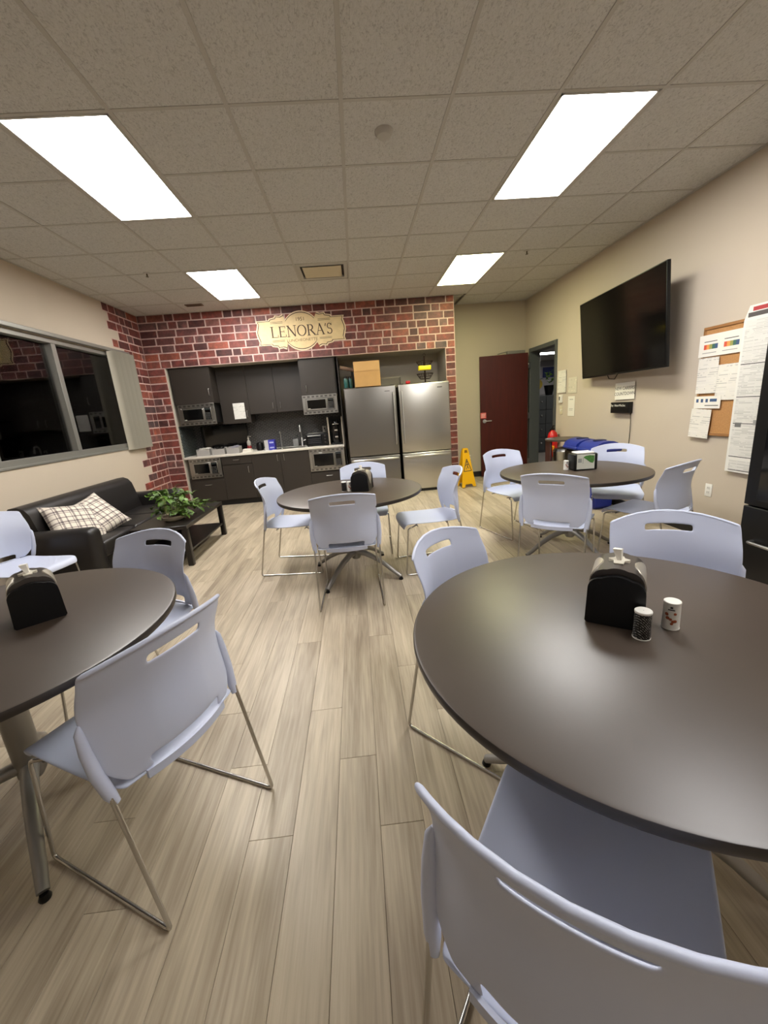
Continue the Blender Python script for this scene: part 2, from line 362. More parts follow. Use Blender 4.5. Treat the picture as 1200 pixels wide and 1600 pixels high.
for c in range(nc):
    z1 = H-c*CH; z0 = max(z1-CH, 0); zc = (z0+z1)/2; h = z1-z0-MJ
    if h < .02: continue
    if z0 >= AZ-.02: course(wf, XL+.002, 1.699, zc, h, c)
    else:
        course(wf, XL+.002, AX0, zc, h, c); course(wf, AX1, 1.699, zc, h, c)
    if zc > 2.45: ya = (5.98, 6.08, 6.02, 6.24, 6.05, 6.14)[c % 6]
    elif zc > 1.08: ya = 6.3
    else: ya = (6.28, 6.12, 6.34, 6.2, 6.05, 6.22)[c % 6]
    course(wl, ya, YF-.002, zc, h, c+2)
obj('mortar', mort_f, mortarM, wf, smooth=0); obj('mortar', mort_l, mortarM, wl, smooth=0)
# ------------------------------------------------------------------ ceiling
bm = bm_(); box(bm, XL-.15, XR+.14, YB-.1, YD+.12, H+.03, H+.13); ceil = struct('ceiling', bm, gridM)
G0, GY, T = -1.1395, 2.667, .6096
lights = [(-1, 0, 'warm'), (4, 0, 'cool'), (-1, 4, 'warm'), (4, 4, 'green'), (4, -4, 'side'), (-1, -8, 'rear'), (4, -8, 'rear')]  # the side entry is an added fill light, out of view
skip = {(i, j+d) for i, j, _ in lights for d in (0, 1)} | {(1, 4)}
tc_ = {}
for i in range(-4, 8):
    for j in range(-9, 9):
        if (i, j) in skip: continue
        xa, xb = max(G0+T*i, XL), min(G0+T*(i+1), XR); ya, yb = max(GY+T*j, YB), min(GY+T*(j+1), YD)
        if xb-xa < .02 or yb-ya < .02: continue
        if xa < 1.7 and yb > YF: yb = min(yb, YF) if ya < YF else ya
        if yb-ya < .02: continue
        k = (round(xb-xa, 3), round(yb-ya, 3))
        if k not in tc_:
            b = bm_(); w, l = k; box(b, -w/2+.008, w/2-.008, -l/2+.008, l/2-.008, -.004, .015, bev=.003); tc_[k] = mesh(b, ctileM, 30)
        obj('ceiling_tile', tc_[k], None, ceil, loc=((xa+xb)/2, (ya+yb)/2, H))
for i in range(-3, 8):
    b = bm_(); xx = G0+T*i; box(b, xx-.012, xx+.012, YB, YD if xx > 1.7 else YF, H-.008, H, bev=.001); box(b, xx-.002, xx+.002, YB, YD if xx > 1.7 else YF, H, H+.03); obj('grid_runner', b, gridM, ceil)
for j in range(-8, 9):
    yy = GY+T*j
    if yy > YD: continue
    xs = XL if yy < YF else 1.7; cuts = sorted((G0+T*i+.012, G0+T*(i+1)-.012) for i, jj, _ in lights if jj+1 == j); b = bm_()
    for e0, e1 in zip([xs]+[c[1] for c in cuts], [c[0] for c in cuts]+[XR]): box(b, e0, e1, yy-.012, yy+.012, H-.0072, H, bev=.001)
    obj('grid_runner', b, gridM, ceil)
for k, a in enumerate(((XL, XL+.018, YB, YF), (XR-.018, XR, YB, YD), (XL, 1.7, YF-.018, YF), (1.7, XR, YD-.018, YD))):
    b = bm_(); box(b, a[0], a[1], a[2], a[3], H-.009, H-.002); obj('wall_angle', b, gridM, ceil)
emis = {'warm': emit_mat('panel_warm', (1, .97, .93), LAMP), 'cool': emit_mat('panel_cool', (1, .985, .96), LAMP), 'side': emit_mat('panel_added', (1, .985, .98), LAMP*.72), 'rear': emit_mat('panel_rear', (1, .98, .97), LAMP*.12), 'green': emit_mat('panel_green', (1, .98, .55), LAMP*.7)}
lab = {(-1, 0): 'large lit ceiling panel over the window side, nearest on the left', (4, 0): 'brightest cool-white ceiling panel, nearest on the right', (-1, 4): 'warm white ceiling panel near the brick wall, left of the vent', (4, 4): 'yellow-green tinted ceiling panel near the brick wall, right of the vent',
       
       (4, -4): 'added fill light panel over the large near table, out of view', (-1, -8): 'rearmost ceiling light panel, window side, behind the viewpoint', (4, -8): 'rearmost ceiling light panel, television side, behind the viewpoint'}
for i, j, c in lights:
    t = thing('ceiling_light', lab[(i, j)], 'ceiling light', (G0+T*(i+.5), GY+T*(j+1), H), group='recessed ceiling light panels')
    b = bm_(); w, l = T/2-.012, T-.012
    for a in ((-w, w, -l, -l+.018), (-w, w, l-.018, l), (-w, -w+.018, -l, l), (w-.018, w, -l, l)): box(b, *a, -.010, .02, bev=.002)
    obj('light_frame', b, gridM, t)
    b = bm_(); box(b, -w+.016, w-.016, -l+.016, l-.016, -.002, .006, bev=.002); obj('diffuser', b, emis[c], t)
# vent, detector, sprinklers
t = thing('ceiling_vent', 'rectangular supply vent with cream plate in the ceiling grid', 'vent', (G0+T*1.5, GY+T*4.5, H))
b = bm_(); box(b, -.29, .29, -.29, -.22, -.004, .012); box(b, -.29, .29, .22, .29, -.004, .012); box(b, -.29, -.25, -.22, .22, -.004, .012); box(b, .25, .29, -.22, .22, -.004, .012); obj('vent_frame', b, gridM, t)
b = bm_(); box(b, -.25, .25, -.22, .22, .018, .026); obj('vent_throat', b, kickM, t)
b = bm_(); box(b, -.222, .222, -.21, .17, -.014, -.008, bev=.002); obj('deflector_plate', b, mat('vent_plate', (206, 194, 168), .6), t)
b = bm_(); lathe(b, [(.055, 0), (.055, -.012), (.042, -.03), (.02, -.034)], n=24); one('smoke_detector', b, gridM, 'small round white detector on a ceiling tile', 'smoke detector', loc=(.33, 2.93, H-.004))
def sprinkler(x, y, lb):
    t = thing('sprinkler_head', lb, 'sprinkler', (x, y, H-.004), group='ceiling sprinklers')
    b = bm_(); lathe(b, [(.035, 0), (.032, -.006), (.012, -.008)], n=16); obj('escutcheon', b, gridM, t)
    b = bm_(); lathe(b, [(.007, -.006), (.007, -.035), (.016, -.037), (.016, -.040)], n=12); obj('sprinkler_body', b, mat('brass_dark', (96, 84, 66), .4, .8), t)
sprinkler(-2.12, 5.08, 'small ceiling sprinkler head between the window wall and warm light panel'); sprinkler(2.14, 5.12, 'small ceiling sprinkler head right of the yellow-green light panel')
t = thing('recessed_vent', 'small brown recessed ceiling vent above the brick header', 'grille', (-2.13, 6.45, H-.004)); b = bm_(); box(b, -.12, .12, -.05, .05, -.012, 0, bev=.004); obj('vent_cover', b, mat('vent_brown', (120, 100, 84), .6), t)  # brown cover of a small recessed ceiling vent
for k in range(3):
    b = bm_(); box(b, -.1, .1, -.035+k*.028, -.022+k*.028, -.014, -.011); obj('slot_bar', b, brownInk, t)
# ------------------------------------------------------------------ window
wn = thing('window_1', 'x', 'window'); del wn['label']; del wn['category']; wn['kind'] = 'structure'
b = bm_(); xg = XL-.07
for a in ((WY0, WY1, WZ0, WZ0+.06), (WY0, WY1, WZ1-.05, WZ1), (WY0, WY0+.05, WZ0, WZ1), (WY1-.05, WY1, WZ0, WZ1)): box(b, xg-.04, XL-.004, *a, bev=.003)
obj('window_frame', b, alumM, wn)
mull = (3.78, 4.88)
for yy in mull:
    b = bm_(); box(b, xg-.04, XL-.006, yy-.035, yy+.035, WZ0+.06, WZ1-.05, bev=.003); obj('mullion', b, alumM, wn)
ys = [WY0+.05, *[v for yy in mull for v in (yy-.035, yy+.035)], WY1-.05]
for a, c in zip(ys[::2], ys[1::2]):
    b = bm_(); box(b, xg-.003, xg+.003, a, c, WZ0+.06, WZ1-.05); obj('pane', b, gl, wn, smooth=0)
b = bm_(); box(b, XL-.05, XL+.012, WY0-.02, WY1+.02, WZ0-.022, WZ0+.004, bev=.004); obj('window_sill', b, alumM, wn)
t = thing('vertical_blind', 'grey vertical blind drawn aside at the far end of the window', 'blind', (XL, 0, 0))
b = bm_(); box(b, .004, .05, WY0-.05, 6.34, 2.405, 2.445, bev=.004); obj('head_rail', b, alumM, t)
for k in range(13):
    b = bm_(); yy = 5.84+k*.04
    prism(b, [(-.045, 0), (-.025, .011), (0, .014), (.025, .011), (.045, 0), (.045, .0015), (.025, .0125), (0, .0155), (-.025, .0125), (-.045, .0015)], 1.12, 2.41, 'XY', Matrix.Translation((.055, yy, 0)) @ Matrix.Rotation(math.radians(38+(k%3)*3), 4, 'Z')); obj('vane', b, blindM, t)
# ------------------------------------------------------------------ door, frame, room beyond
dn = thing('door_1', 'x', 'door'); del dn['label']; del dn['category']; dn['kind'] = 'structure'
b = bm_()
for a in ((DY0-.045, DY0+.02, 0, DH+.045), (DY1-.02, DY1+.045, 0, DH+.045), (DY0+.02, DY1-.02, DH-.02, DH+.045)): box(b, XR-.02, XR+.16, *a, bev=.004)
obj('door_frame', b, frameM, dn)
b = bm_(); ax, ay = 3.085, 7.30; bx_, by_ = 2.262, 7.42; ang = math.atan2(by_-ay, bx_-ax); Lf = math.hypot(bx_-ax, by_-ay)
lf = thing('tmp', 'x', 'x'); lf.name = 'door_leaf_pivot'; bpy.data.objects.remove(lf)
Rm = Matrix.Translation((ax, ay, 0)) @ Matrix.Rotation(ang, 4, 'Z')
box(b, .0, Lf, -.022, .022, .012, 2.14, bev=.003, mtx=Rm); leaf = obj('door_leaf', b, doorM, dn)
b = bm_(); bmesh.ops.create_cone(b, cap_ends=True, segments=24, radius1=.034, radius2=.03, depth=.014, matrix=Rm @ Matrix.Translation((Lf-.07, .029, 1.03)) @ Matrix.Rotation(PI/2, 4, 'X'))
tube(b, [Rm @ Vector(p) for p in fillet([(Lf-.07, .03, 1.03), (Lf-.07, .065, 1.03), (Lf-.19, .065, 1.03)], .015)], .009, 10); obj('lever_handle', b, steelM, leaf)
b = bm_(); box(b, Lf-.10, Lf-.0, .0225, .0245, 1.08, 1.18, mtx=Rm); obj('pink_tag', b, mat('pink_red_tag', (206, 92, 92), .6), leaf)
for k, s in enumerate((1.155, 1.13, 1.105)):
    b = bm_(); box(b, Lf-.09+.006*k, Lf-.015, .0247, .0252, s-.004, s+.004, mtx=Rm); obj('tag_lettering', b, paperM, leaf)
for z in (.25, 1.07, 1.93):
    b = bm_(); box(b, XR-.055, XR-.018, 7.268, 7.292, z-.05, z+.05, bev=.002); obj('hinge', b, steelM, dn)
b = bm_(); tube(b, [(2.95, 7.34, 2.175), (2.75, 7.40, 2.19), (2.62, 7.50, 2.17)], .008, 6); box(b, 2.74, 3.06, 7.35, 7.42, 2.145, 2.195, bev=.004); obj('door_closer', b, alumM, dn)
# neighbouring room
rb = bm_(); box(rb, XR+.14, 10, 4.5, 15.4, -.12, -.004); struct('floor_corridor', rb, mat('corridor_floor', (128, 122, 114), .6))
rb = bm_(); box(rb, XR+.14, 10, 4.5, 15.4, 2.62, 2.72); struct('ceiling_corridor', rb, gridM)
rb = bm_(); box(rb, XR+.14, 10, 15.3, 15.4, 0, 2.62); struct('wall_corridor_far', rb, darkwall)
rb = bm_(); box(rb, 9.9, 10, 4.5, 15.3, 0, 2.62); struct('wall_corridor_right', rb, darkwall)
rb = bm_(); box(rb, XR+.14, 10, 4.4, 4.5, 0, 2.62); struct('wall_corridor_near', rb, darkwall)
rb = bm_(); box(rb, XR+.02, XR+.14, 7.65, 15.3, 0, 2.62); struct('wall_corridor_left', rb, darkwall)
t = thing('corridor_light', 'lit ceiling panel in the room seen through the doorway', 'ceiling light', (6.0, 12.6, 2.62))
b = bm_(); box(b, -.65, .65, -.32, .32, -.012, 0, bev=.003); obj('light_frame', b, gridM, t)
b = bm_(); box(b, -.62, .62, -.29, .29, -.016, -.010); obj('diffuser', b, emit_mat('panel_corridor', (1, .97, .92), 16.0), t)
t = thing('corridor_light', 'added fill panel, unseen, brightening the room beyond the doorway', 'ceiling light', (5.2, 8.4, 2.62)); b = bm_(); box(b, -.65, .65, -.32, .32, -.012, 0, bev=.003); obj('light_frame', b, gridM, t)  # second panel added out of view to brighten the neighbouring room
b = bm_(); box(b, -.62, .62, -.29, .29, -.016, -.010); obj('diffuser', b, bpy.data.materials['panel_corridor'], t)
t = thing('locker_bank', 'dark grey bank of small lockers seen through the doorway', 'lockers', (0, 10.0, 0))
b = bm_(); box(b, 3.5, 6.3, .02, .5, 0, 1.39, bev=.004); obj('carcass', b, frameM, t)
for c in range(7):
    for r in range(4):
        b = bm_(); box(b, 3.505+c*.4, 3.895+c*.4, 0, .02, .05+r*.335, .375+r*.335, bev=.004); d = obj('locker_door', b, mat('locker_grey', (62, 64, 64), .4), t)
        b = bm_(); bmesh.ops.create_uvsphere(b, u_segments=10, v_segments=6, radius=.022, matrix=Matrix.Translation((3.57+c*.4+.22, -.012, .24+r*.335))); obj('knob', b, steelM, d)
# things on the far corridor wall
def flat(name, x0, x1, z0, z1, m, label, cat, y=15.29): 
    b = bm_(); box(b, x0, x1, y-.01, y, z0, z1); return one(name, b, m, label, cat, smooth=0)
flat('wall_poster', 6.15, 8.6, 1.42, 2.42, mat('poster_white', (188, 186, 188), .7), 'large pale poster board on the wall beyond the doorway', 'poster')
flat('blue_sheet', 7.02, 7.45, 2.02, 2.38, mat('blue_sheet', (58, 66, 120), .6), 'blue square sheet on the wall beyond the doorway', 'sheet', 15.27)
flat('navy_sheet', 6.72, 6.88, 2.08, 2.26, mat('navy_sheet', (44, 48, 80), .6), 'small navy square on the wall beyond the doorway', 'sheet', 15.27)
b = bm_(); bmesh.ops.create_cone(b, cap_ends=True, segments=28, radius1=.2, radius2=.2, depth=.012, matrix=Matrix.Translation((6.82, 15.268, 1.8)) @ Matrix.Rotation(PI/2, 4, 'X')); one('yellow_disc', b, mat('yellow_print', (206, 178, 70), .6), 'yellow round cutout on the wall beyond the doorway', 'cutout')
t = thing('wall_letter', 'black letter cutout S on the wall beyond the doorway', 'letter', (6.36, 15.27, 1.83)); text('letter', 'S', .42, kickM, t, (0, 0, 0), (PI/2, 0, 0), .004)
# ------------------------------------------------------------------ sofa
leaf_meshes = []
def rb_(b, *a, r=.03, seg=3, mtx=None): return box(b, *a, bev=r, seg=seg, mtx=mtx)
sofa = thing('sofa', 'black leather three-seat sofa under the window', 'sofa', (-2.72, 4.47, 0), 0)
b = bm_(); rb_(b, -.36, .30, -.86, .86, .10, .30, r=.02); obj('base', b, leatherM, sofa)
for s in (-1, 1):
    b = bm_(); rb_(b, -.36, .38, s*.83 if s > 0 else -1.0, 1.0 if s > 0 else -.83, .06, .60, r=.06, seg=4); obj('arm', b, leatherM, sofa)
for k in range(3):
    b = bm_(); y0 = -.83+k*.5533; rb_(b, -.2, .36, y0+.003, y0+.55, .29, .44, r=.035, seg=4); obj('seat_cushion', b, leatherM, sofa)
b = bm_(); prism(b, [(-.40, .10), (-.15, .10), (-.13, .44), (-.20, .74), (-.235, .79), (-.29, .815), (-.36, .81), (-.395, .78), (-.405, .7)], -.84, .84, 'XZ'); obj('backrest', b, leatherM, sofa, smooth=50)
for x in (-.32, .32):
    for y in (-.94, .94):
        b = bm_(); lathe(b, [(.018, 0), (.025, .07)], (x, y, 0), 12); obj('leg', b, woodB, sofa)
def pillow(loc, rot, lb):
    b = bm_(); n = 12; vs = {}
    for s in (1, -1):
        for i in range(n+1):
            for j in range(n+1):
                u, v = i/n*2-1, j/n*2-1
                e = max(0, (1-u**4)*(1-v**4)); th = .075*e**.6
                if th == 0 and s < 0: vs[s, i, j] = vs[1, i, j]; continue
                pin = 1-.06*(u*u*(1-v*v)+v*v*(1-u*u)) if 0 else 1
                px = u*.225*(1-.07*(1-v*v)); pz = v*.225*(1-.07*(1-u*u))
                vs[s, i, j] = b.verts.new((px, s*th, pz))
        for i in range(n):
            for j in range(n): b.faces.new((vs[s, i, j], vs[s, i+1, j], vs[s, i+1, j+1], vs[s, i, j+1]))
    return one('throw_pillow', b, clothP, lb, 'pillow', 'plaid pillows on the sofa', loc=loc, rot=rot, smooth=80)
pillow((-2.72, 3.86, .58), (math.radians(-40), math.radians(8), math.radians(60)), 'plaid cream pillow lying nearest the near sofa arm')
pillow((-2.66, 4.07, .59), (math.radians(-45), math.radians(-14), math.radians(72)), 'plaid cream pillow leaning behind the other, toward the sofa middle')
# coffee table with plant
ct = thing('coffee_table', 'low dark wood coffee table with lower shelf before the sofa', 'coffee table', (-2.06, 4.56, 0))
b = bm_(); rb_(b, -.28, .28, -.56, .56, .39, .43, r=.004, seg=1); obj('tabletop', b, woodB, ct)
b = bm_(); rb_(b, -.26, .26, -.54, .54, .14, .16, r=.003, seg=1); obj('lower_shelf', b, woodB, ct)
for sx in (-1, 1):
    for sy in (-1, 1):
        b = bm_(); rb_(b, sx*.25-.028, sx*.25+.028, sy*.53-.028, sy*.53+.028, 0, .39, r=.006, seg=2); obj('leg', b, woodB, ct)
pl = thing('potted_plant', 'trailing green pothos in a shallow white-rimmed pot on the coffee table', 'plant', (-2.02, 4.30, .43))
b = bm_(); lathe(b, [(.07, 0), (.10, .015), (.118, .045), (.122, .055), (.114, .055), (.108, .045), (.02, .04)], n=28); obj('pot', b, mat('pot_cream', (196, 184, 158), .4), pl)
b = bm_(); lathe(b, [(.106, .03), (.104, .048), (.06, .056), (.01, .06)], n=20); obj('soil', b, mat('soil', (66, 46, 32), .95, bump=.5, bscale=60), pl)
def leafmesh(l, w):
    b = bm_(); rows = []
    for i in range(6):
        t = i/5; ww = w*math.sin(PI*min(1, t*.92+.08))**.8*(1-t*.35); zz = .25*l*math.sin(t*PI*.8)-.12*l*t
        rows.append([b.verts.new((-ww, l*t, zz+.2*ww)), b.verts.new((0, l*t, zz)), b.verts.new((ww, l*t, zz+.2*ww))])
    for a, c in zip(rows, rows[1:]):
        for k in range(2): b.faces.new((a[k], a[k+1], c[k+1], c[k]))
    return mesh(b, greenM, 60)
LM = [leafmesh(.085, .028), leafmesh(.07, .026), leafmesh(.055, .02)]
stems = bm_(); lc = 0
R2 = random.Random(11)
for k in range(46):
    a = R2.uniform(0, 2*PI); trail = k % 4 == 0
    reach = R2.uniform(.10, .24); hgt = R2.uniform(.05, .24)
    if k % 4 == 1: reach = R2.uniform(.15, .21); hgt = R2.uniform(-.02, .02)
    if trail: a = R2.uniform(.3, 1.9); reach = R2.uniform(.26, .42); hgt = R2.uniform(.02, .10)
    p0 = Vector((.06*math.cos(a), .06*math.sin(a), .07)); p2 = Vector((reach*math.cos(a), reach*math.sin(a), .07+hgt)); p1 = Vector((.45*reach*math.cos(a), .45*reach*math.sin(a), .13+hgt*1.15))
    if trail: p2.z = max(.03, hgt)
    pts = [p0*(1-t)**2+p1*2*t*(1-t)+p2*t*t for t in (0, .25, .5, .75, 1)]
    tube(stems, pts, .002, 4)
    for q in range(5 if not trail else 7):
        t = .35+.65*q/(4 if not trail else 6); p = p0*(1-t)**2+p1*2*t*(1-t)+p2*t*t
        if lc >= 270: break
        lc += 1; o = obj('leaf', R2.choice(LM), None, pl, loc=p, rot=(R2.uniform(-.9, .35), R2.uniform(-.5, .5), a-PI/2+R2.uniform(-1.3, 1.3)))
obj('stems', stems, mat('stem', (110, 122, 58), .6), pl)
# ------------------------------------------------------------------ tables
def make_table(loc, rz, label):
    t = thing('round_table', label, 'table', loc, rz, 'round lunch tables')
    b = bm_(); lathe(b, [(.0001, .718), (.598, .718), (.607, .722), (.61, .73), (.61, .742), (.607, .7475)], n=96, cap=False); obj('table_edge', b, edgeM, t)
    b = bm_(); lathe(b, [(.0001, .7495), (.6, .7495), (.6075, .7472)], n=96, cap=False); obj('tabletop', b, topM, t)
    b = bm_(); lathe(b, [(.034, .14), (.045, .16), (.047, .60), (.052, .68), (.07, .70), (.07, .717)], n=28); obj('column', b, greyLeg, t)
    b = bm_(); box(b, -.2, .2, -.03, .03, .700, .717, bev=.004); box(b, -.03, .03, -.2, .2, .700, .717, bev=.004); obj('top_bracket', b, edgeM, t)
    for k in range(4):
        a = k*PI/2; c, s = math.cos(a), math.sin(a); pr = [(.015, .20), (.10, .195), (.2, .165), (.3, .115), (.38, .062), (.44, .028)]
        b = bm_(); tube(b, [(r*c, r*s, z) for r, z in pr], .02, 12, rad=[.030, .028, .025, .022, .020, .018], sq=.85); o = obj('base_leg', b, greyLeg, t)
        b = bm_(); lathe(b, [(.016, 0), (.018, .006), (.012, .022)], (.44*c, .44*s, 0), 14); obj('foot_glide', b, blackM, o)
    return t
make_table((.715, .99, 0), math.radians(-43), 'large near round brown table holding dispenser and two shakers')
make_table((-1.37, 1.365, 0), math.radians(-54), 'near round brown table cut off by the left edge of the photo')
make_table((-.107, 3.40, 0), math.radians(-34), 'middle round brown table in front of the kitchenette')
make_table((1.85, 3.41, 0), math.radians(10), 'round brown table by the right wall below the television')
# ------------------------------------------------------------------ chairs
def make_chair(label):
    t = thing('stacking_chair', label, 'chair')
    us = [-1, -.93, -.8, -.62, -.45, -.375, -.33, -.15, .15, .33, .375, .45, .62, .8, .93, 1]
    rows = [  # z, half width, y centre, y side
        (.462, .185, -.238, -.205), (.500, .220, -.244, -.182), (.53, .232, -.246, -.170), (.57, .238, -.246, -.158), (.63, .240, -.242, -.146), (.69, .240, -.240, -.143),
        (.74, .240, -.247, -.152), (.776, .240, -.257, -.166), (.786, .240, -.260, -.170), (.812, .2395, -.268, -.181), (.822, .2395, -.271, -.185), (.84, .239, -.278, -.190), (.858, .238, -.284, -.196), (.866, .2365, -.287, -.199)]
    b = bm_(); V = []
    for z, w, yc, ysd in rows:
        k = max(0, (z-.62)/.246)
        V.append([b.verts.new((w*u, yc+(ysd-yc)*abs(u)**2, z-.040*k*abs(u)**2)) for u in us])
    for i in range(len(rows)-1):
        for j in range(len(us)-1):
            if i == 0 and 3 <= j <= 11: continue
            if i == 8 and 5 <= j <= 9: continue
            b.faces.new((V[i][j], V[i][j+1], V[i+1][j+1], V[i+1][j]))
    for v in [v for v in b.verts if not v.link_faces]: b.verts.remove(v)
    obj('backrest', modmesh(b, chairM, .0075, 2), None, t)
    b = bm_(); ur = [-1.0, -.985, -.95, -.85, -.7, -.5, -.25, 0, .25, .5, .7, .85, .95, .985, 1.0]; _, w, yc, ysd = rows[-1]
    tube(b, [(w*u, yc+(ysd-yc)*u*u-.0015, rows[-1][0]-.003-.040*u*u) for u in ur], .007, 10, rad=[.002, .005]+[.0072]*11+[.005, .002]); obj('top_rail', b, chairM, t, smooth=70)
    srows = [(.292, .405, .198), (.290, .425, .207), (.278, .444, .213), (.255, .452, .216), (.2, .4535, .217), (.08, .449, .218), (-.05, .447, .218), (-.13, .449, .217), (-.18, .455, .213), (-.208, .462, .206)]
    b = bm_(); V = []; uu = [-1, -.93, -.75, -.4, 0, .4, .75, .93, 1]
    for k, (y, z, w) in enumerate(srows):
        cur = max(0, (-y-.05)/.158)
        V.append([b.verts.new((w*u, y-.026*cur*(1-u*u)-(.012*u*u if k < 3 else 0), z+(.006*u**4 if 2 < k < 9 else 0)-.004*(1-u*u)*(k in (4, 5, 6)))) for u in uu])
    for i in range(len(srows)-1):
        for j in range(len(uu)-1): b.faces.new((V[i][j], V[i][j+1], V[i+1][j+1], V[i+1][j]))
    obj('seat', modmesh(b, chairM, .009, 2, -1), None, t)
    b = bm_(); prism(b, [(.148*u/8, -.249+.024*(u/8)**2) for u in range(-8, 9)]+[(.148*u/8, -.240+.024*(u/8)**2) for u in range(8, -9, -1)], .438, .465, 'XY'); obj('rear_lip', b, chairM, t, smooth=70)
    for s in (-1, 1):
        b = bm_(); tube(b, [(s*.226, -.196, .43), (s*.233, -.186, .46), (s*.242, -.170, .53), (s*.245, -.158, .60), (s*.243, -.150, .655), (s*.238, -.149, .675)], .012, 10, rad=[.008, .0135, .0145, .0125, .0095, .003], sq=1.25); obj('leg_socket', b, chairM, t, smooth=70)
        b = bm_(); f = fillet([(s*.15, .16, .424), (s*.205, .20, .425), (s*.212, .245, .415), (s*.222, .285, .007), (s*.236, -.288, .007), (s*.236, -.183, .50)], .022, 4)
        tube(b, f, .0068, 10); obj('sled_leg', b, chromeM, t, smooth=60)
    for y in (.16, -.1):
        b = bm_(); tube(b, fillet([(-.20, y, .424), (.20, y, .424)], .01), .0055, 8); obj('cross_bar', b, chromeM, t)
    return t
CH_ = [  # x, y, heading, label
 (-.669, 3.717, -8.8, 'lilac chair at the left side of the middle table, facing right'),
 (-.148, 2.988, 90, 'lilac chair with its back to the viewer at the middle table'),
 (.581, 3.451, 184.4, 'lilac chair at the right of the middle table, set apart'),
 (.021, 4.042, -90.6, 'lilac chair at the far side of the middle table before the fridges'),
 (1.606, 4.142, -73.7, 'lilac chair at the table under the television, in front of the open door'),
 (1.519, 2.974, 50, 'lilac chair with back to the viewer at the table under the television'),
 (2.303, 3.025, 116, 'lilac chair tilted sideways at the right of the television table'),
 (2.52, 3.80, -120, 'lilac chair against the recycling bins behind the television table'),
 (.481, 1.483, -47.5, 'lilac chair at the far left of the large near table'),
 (1.235, 1.409, -115, 'lilac chair on the far right of the large near table by the black cooler'),
 (.351, .542, 54.2, 'large lilac chair at the bottom right corner, closest to the viewer'),
 (-.818, 1.211, 154, 'large lilac chair with back to the viewer at the near left table'),
 (-1.219, 1.933, -111.2, 'lilac chair behind the near left table, handle slot facing the coffee table'),
 (-2.652, 3.097, -15.2, 'lilac chair in front of the sofa arm at the left photo edge')]
c0 = None
for x, y, a, lb in CH_:
    if c0 is None: c0 = make_chair(lb); c0.location = (x, y, 0); c0.rotation_euler = (0, 0, math.radians(a-90)); c0['group'] = 'lilac stacking chairs with sled legs'
    else: dup(c0, (x, y, 0), math.radians(a-90), lb)
# ------------------------------------------------------------------ napkin dispensers and shakers
def arch(w, h, rc=.03, rise=.008, n=6, foot=.006):
    hs = h-rise; pts = [(-w/2+foot, 0), (w/2-foot, 0), (w/2, foot)]
    for k in range(n+1):
        a = PI/2*k/n; pts.append((w/2-.004-rc+rc*math.cos(a), hs-rc+rc*math.sin(a)))
    for k in range(1, 6):
        u = 1-2*k/6; pts.append((u*(w/2-.004-rc), hs+rise*(1-u*u)))
    for k in range(n+1):
        a = PI/2+PI/2*k/n; pts.append((-(w/2-.004-rc)+rc*math.cos(a), hs-rc+rc*math.sin(a)))
    return pts+[(-w/2, foot)]
def dispenser(loc, rz, label):
    t = thing('napkin_dispenser', label, 'napkin dispenser', loc, rz, 'napkin dispensers on the tables')
    w, d, h = .148, .16, .172
    b = bm_(); prism(b, arch(w-.004, h, .042, .006), -d/2+.01, d/2-.01); obj('housing', b, gunM, t, smooth=50)
    for s in (-1, 1):
        b = bm_(); prism(b, arch(w+.004, h-.018, .034, .010), s*d/2-.009, s*d/2+.007); bmesh.ops.bevel(b, geom=[e for e in b.edges if len(e.link_faces) == 2 and e.calc_face_angle(0) > .9], offset=.004, segments=2, affect='EDGES'); obj('front_plate' if s < 0 else 'back_plate', b, blackM, t)
        # oval silver cheek wrapped over the shoulder
        path = [(w/2-.001, .05), (w/2-.001, .08), (w/2-.001, .10), (w/2-.002, .118)]+[(w/2-.006-.042+.044*math.cos(a), h-.048+.044*math.sin(a)) for a in [math.radians(v) for v in (8, 18, 28, 38, 48, 58, 68)]]
        b = bm_(); rows_ = []; n = len(path)-1
        for k, (px, pz) in enumerate(path):
            hw = .058*math.sin(PI*(k+.25)/(n+.5))**.7
            rows_.append([b.verts.new((s*px, v*hw, pz+.0012)) for v in (-1, -.6, -.2, .2, .6, 1)])
        for r0, r1 in zip(rows_, rows_[1:]):
            for q in range(5): b.faces.new((r0[q], r0[q+1], r1[q+1], r1[q]))
        r = bmesh.ops.extrude_face_region(b, geom=b.faces[:]); bmesh.ops.translate(b, verts=[g for g in r['geom'] if isinstance(g, bmesh.types.BMVert)], vec=(-s*.003, 0, -.003))
        obj('silver_cheek', b, silvM, t, smooth=50)
    b = bm_(); prism(b, [(-.012, -.034), (.012, -.034), (.014, -.012), (.026, -.002), (.028, .006), (.014, .014), (.010, .03), (-.010, .03), (-.014, .014), (-.028, .006), (-.026, -.002), (-.014, -.012)], h-.006, h+.0025, 'XY'); obj('slot_plate', b, mat('clear_cream', (206, 200, 184), .3), t)
    b = bm_(); prism(b, [(-.004, -.01), (.006, -.008), (.008, .006), (-.002, .01)], h, h+.034, 'XY'); nv = [v for v in b.verts if v.co.z > h+.02]
    for v in nv: v.co.x = v.co.x*2.2-.010; v.co.y = v.co.y*.8+.004
    obj('napkin_tip', b, paperM, t, smooth=0)
    return t
d1 = dispenser((.735, 1.07, .75), math.atan2(-.075, .102), 'black napkin dispenser on the large near table beside two shakers')
dup(d1, (-1.262, 1.485, .75), math.atan2(.077, .096), 'black napkin dispenser with napkin standing up on the near left table')
dup(d1, (.005, 3.40, .75), math.radians(-16), 'black napkin dispenser on the middle table before the kitchenette')
t = thing('napkin_dispenser', 'black napkin dispenser with green advert card on the television table', 'napkin dispenser', (1.945, 3.42, .75), math.radians(-5), 'napkin dispensers on the tables')
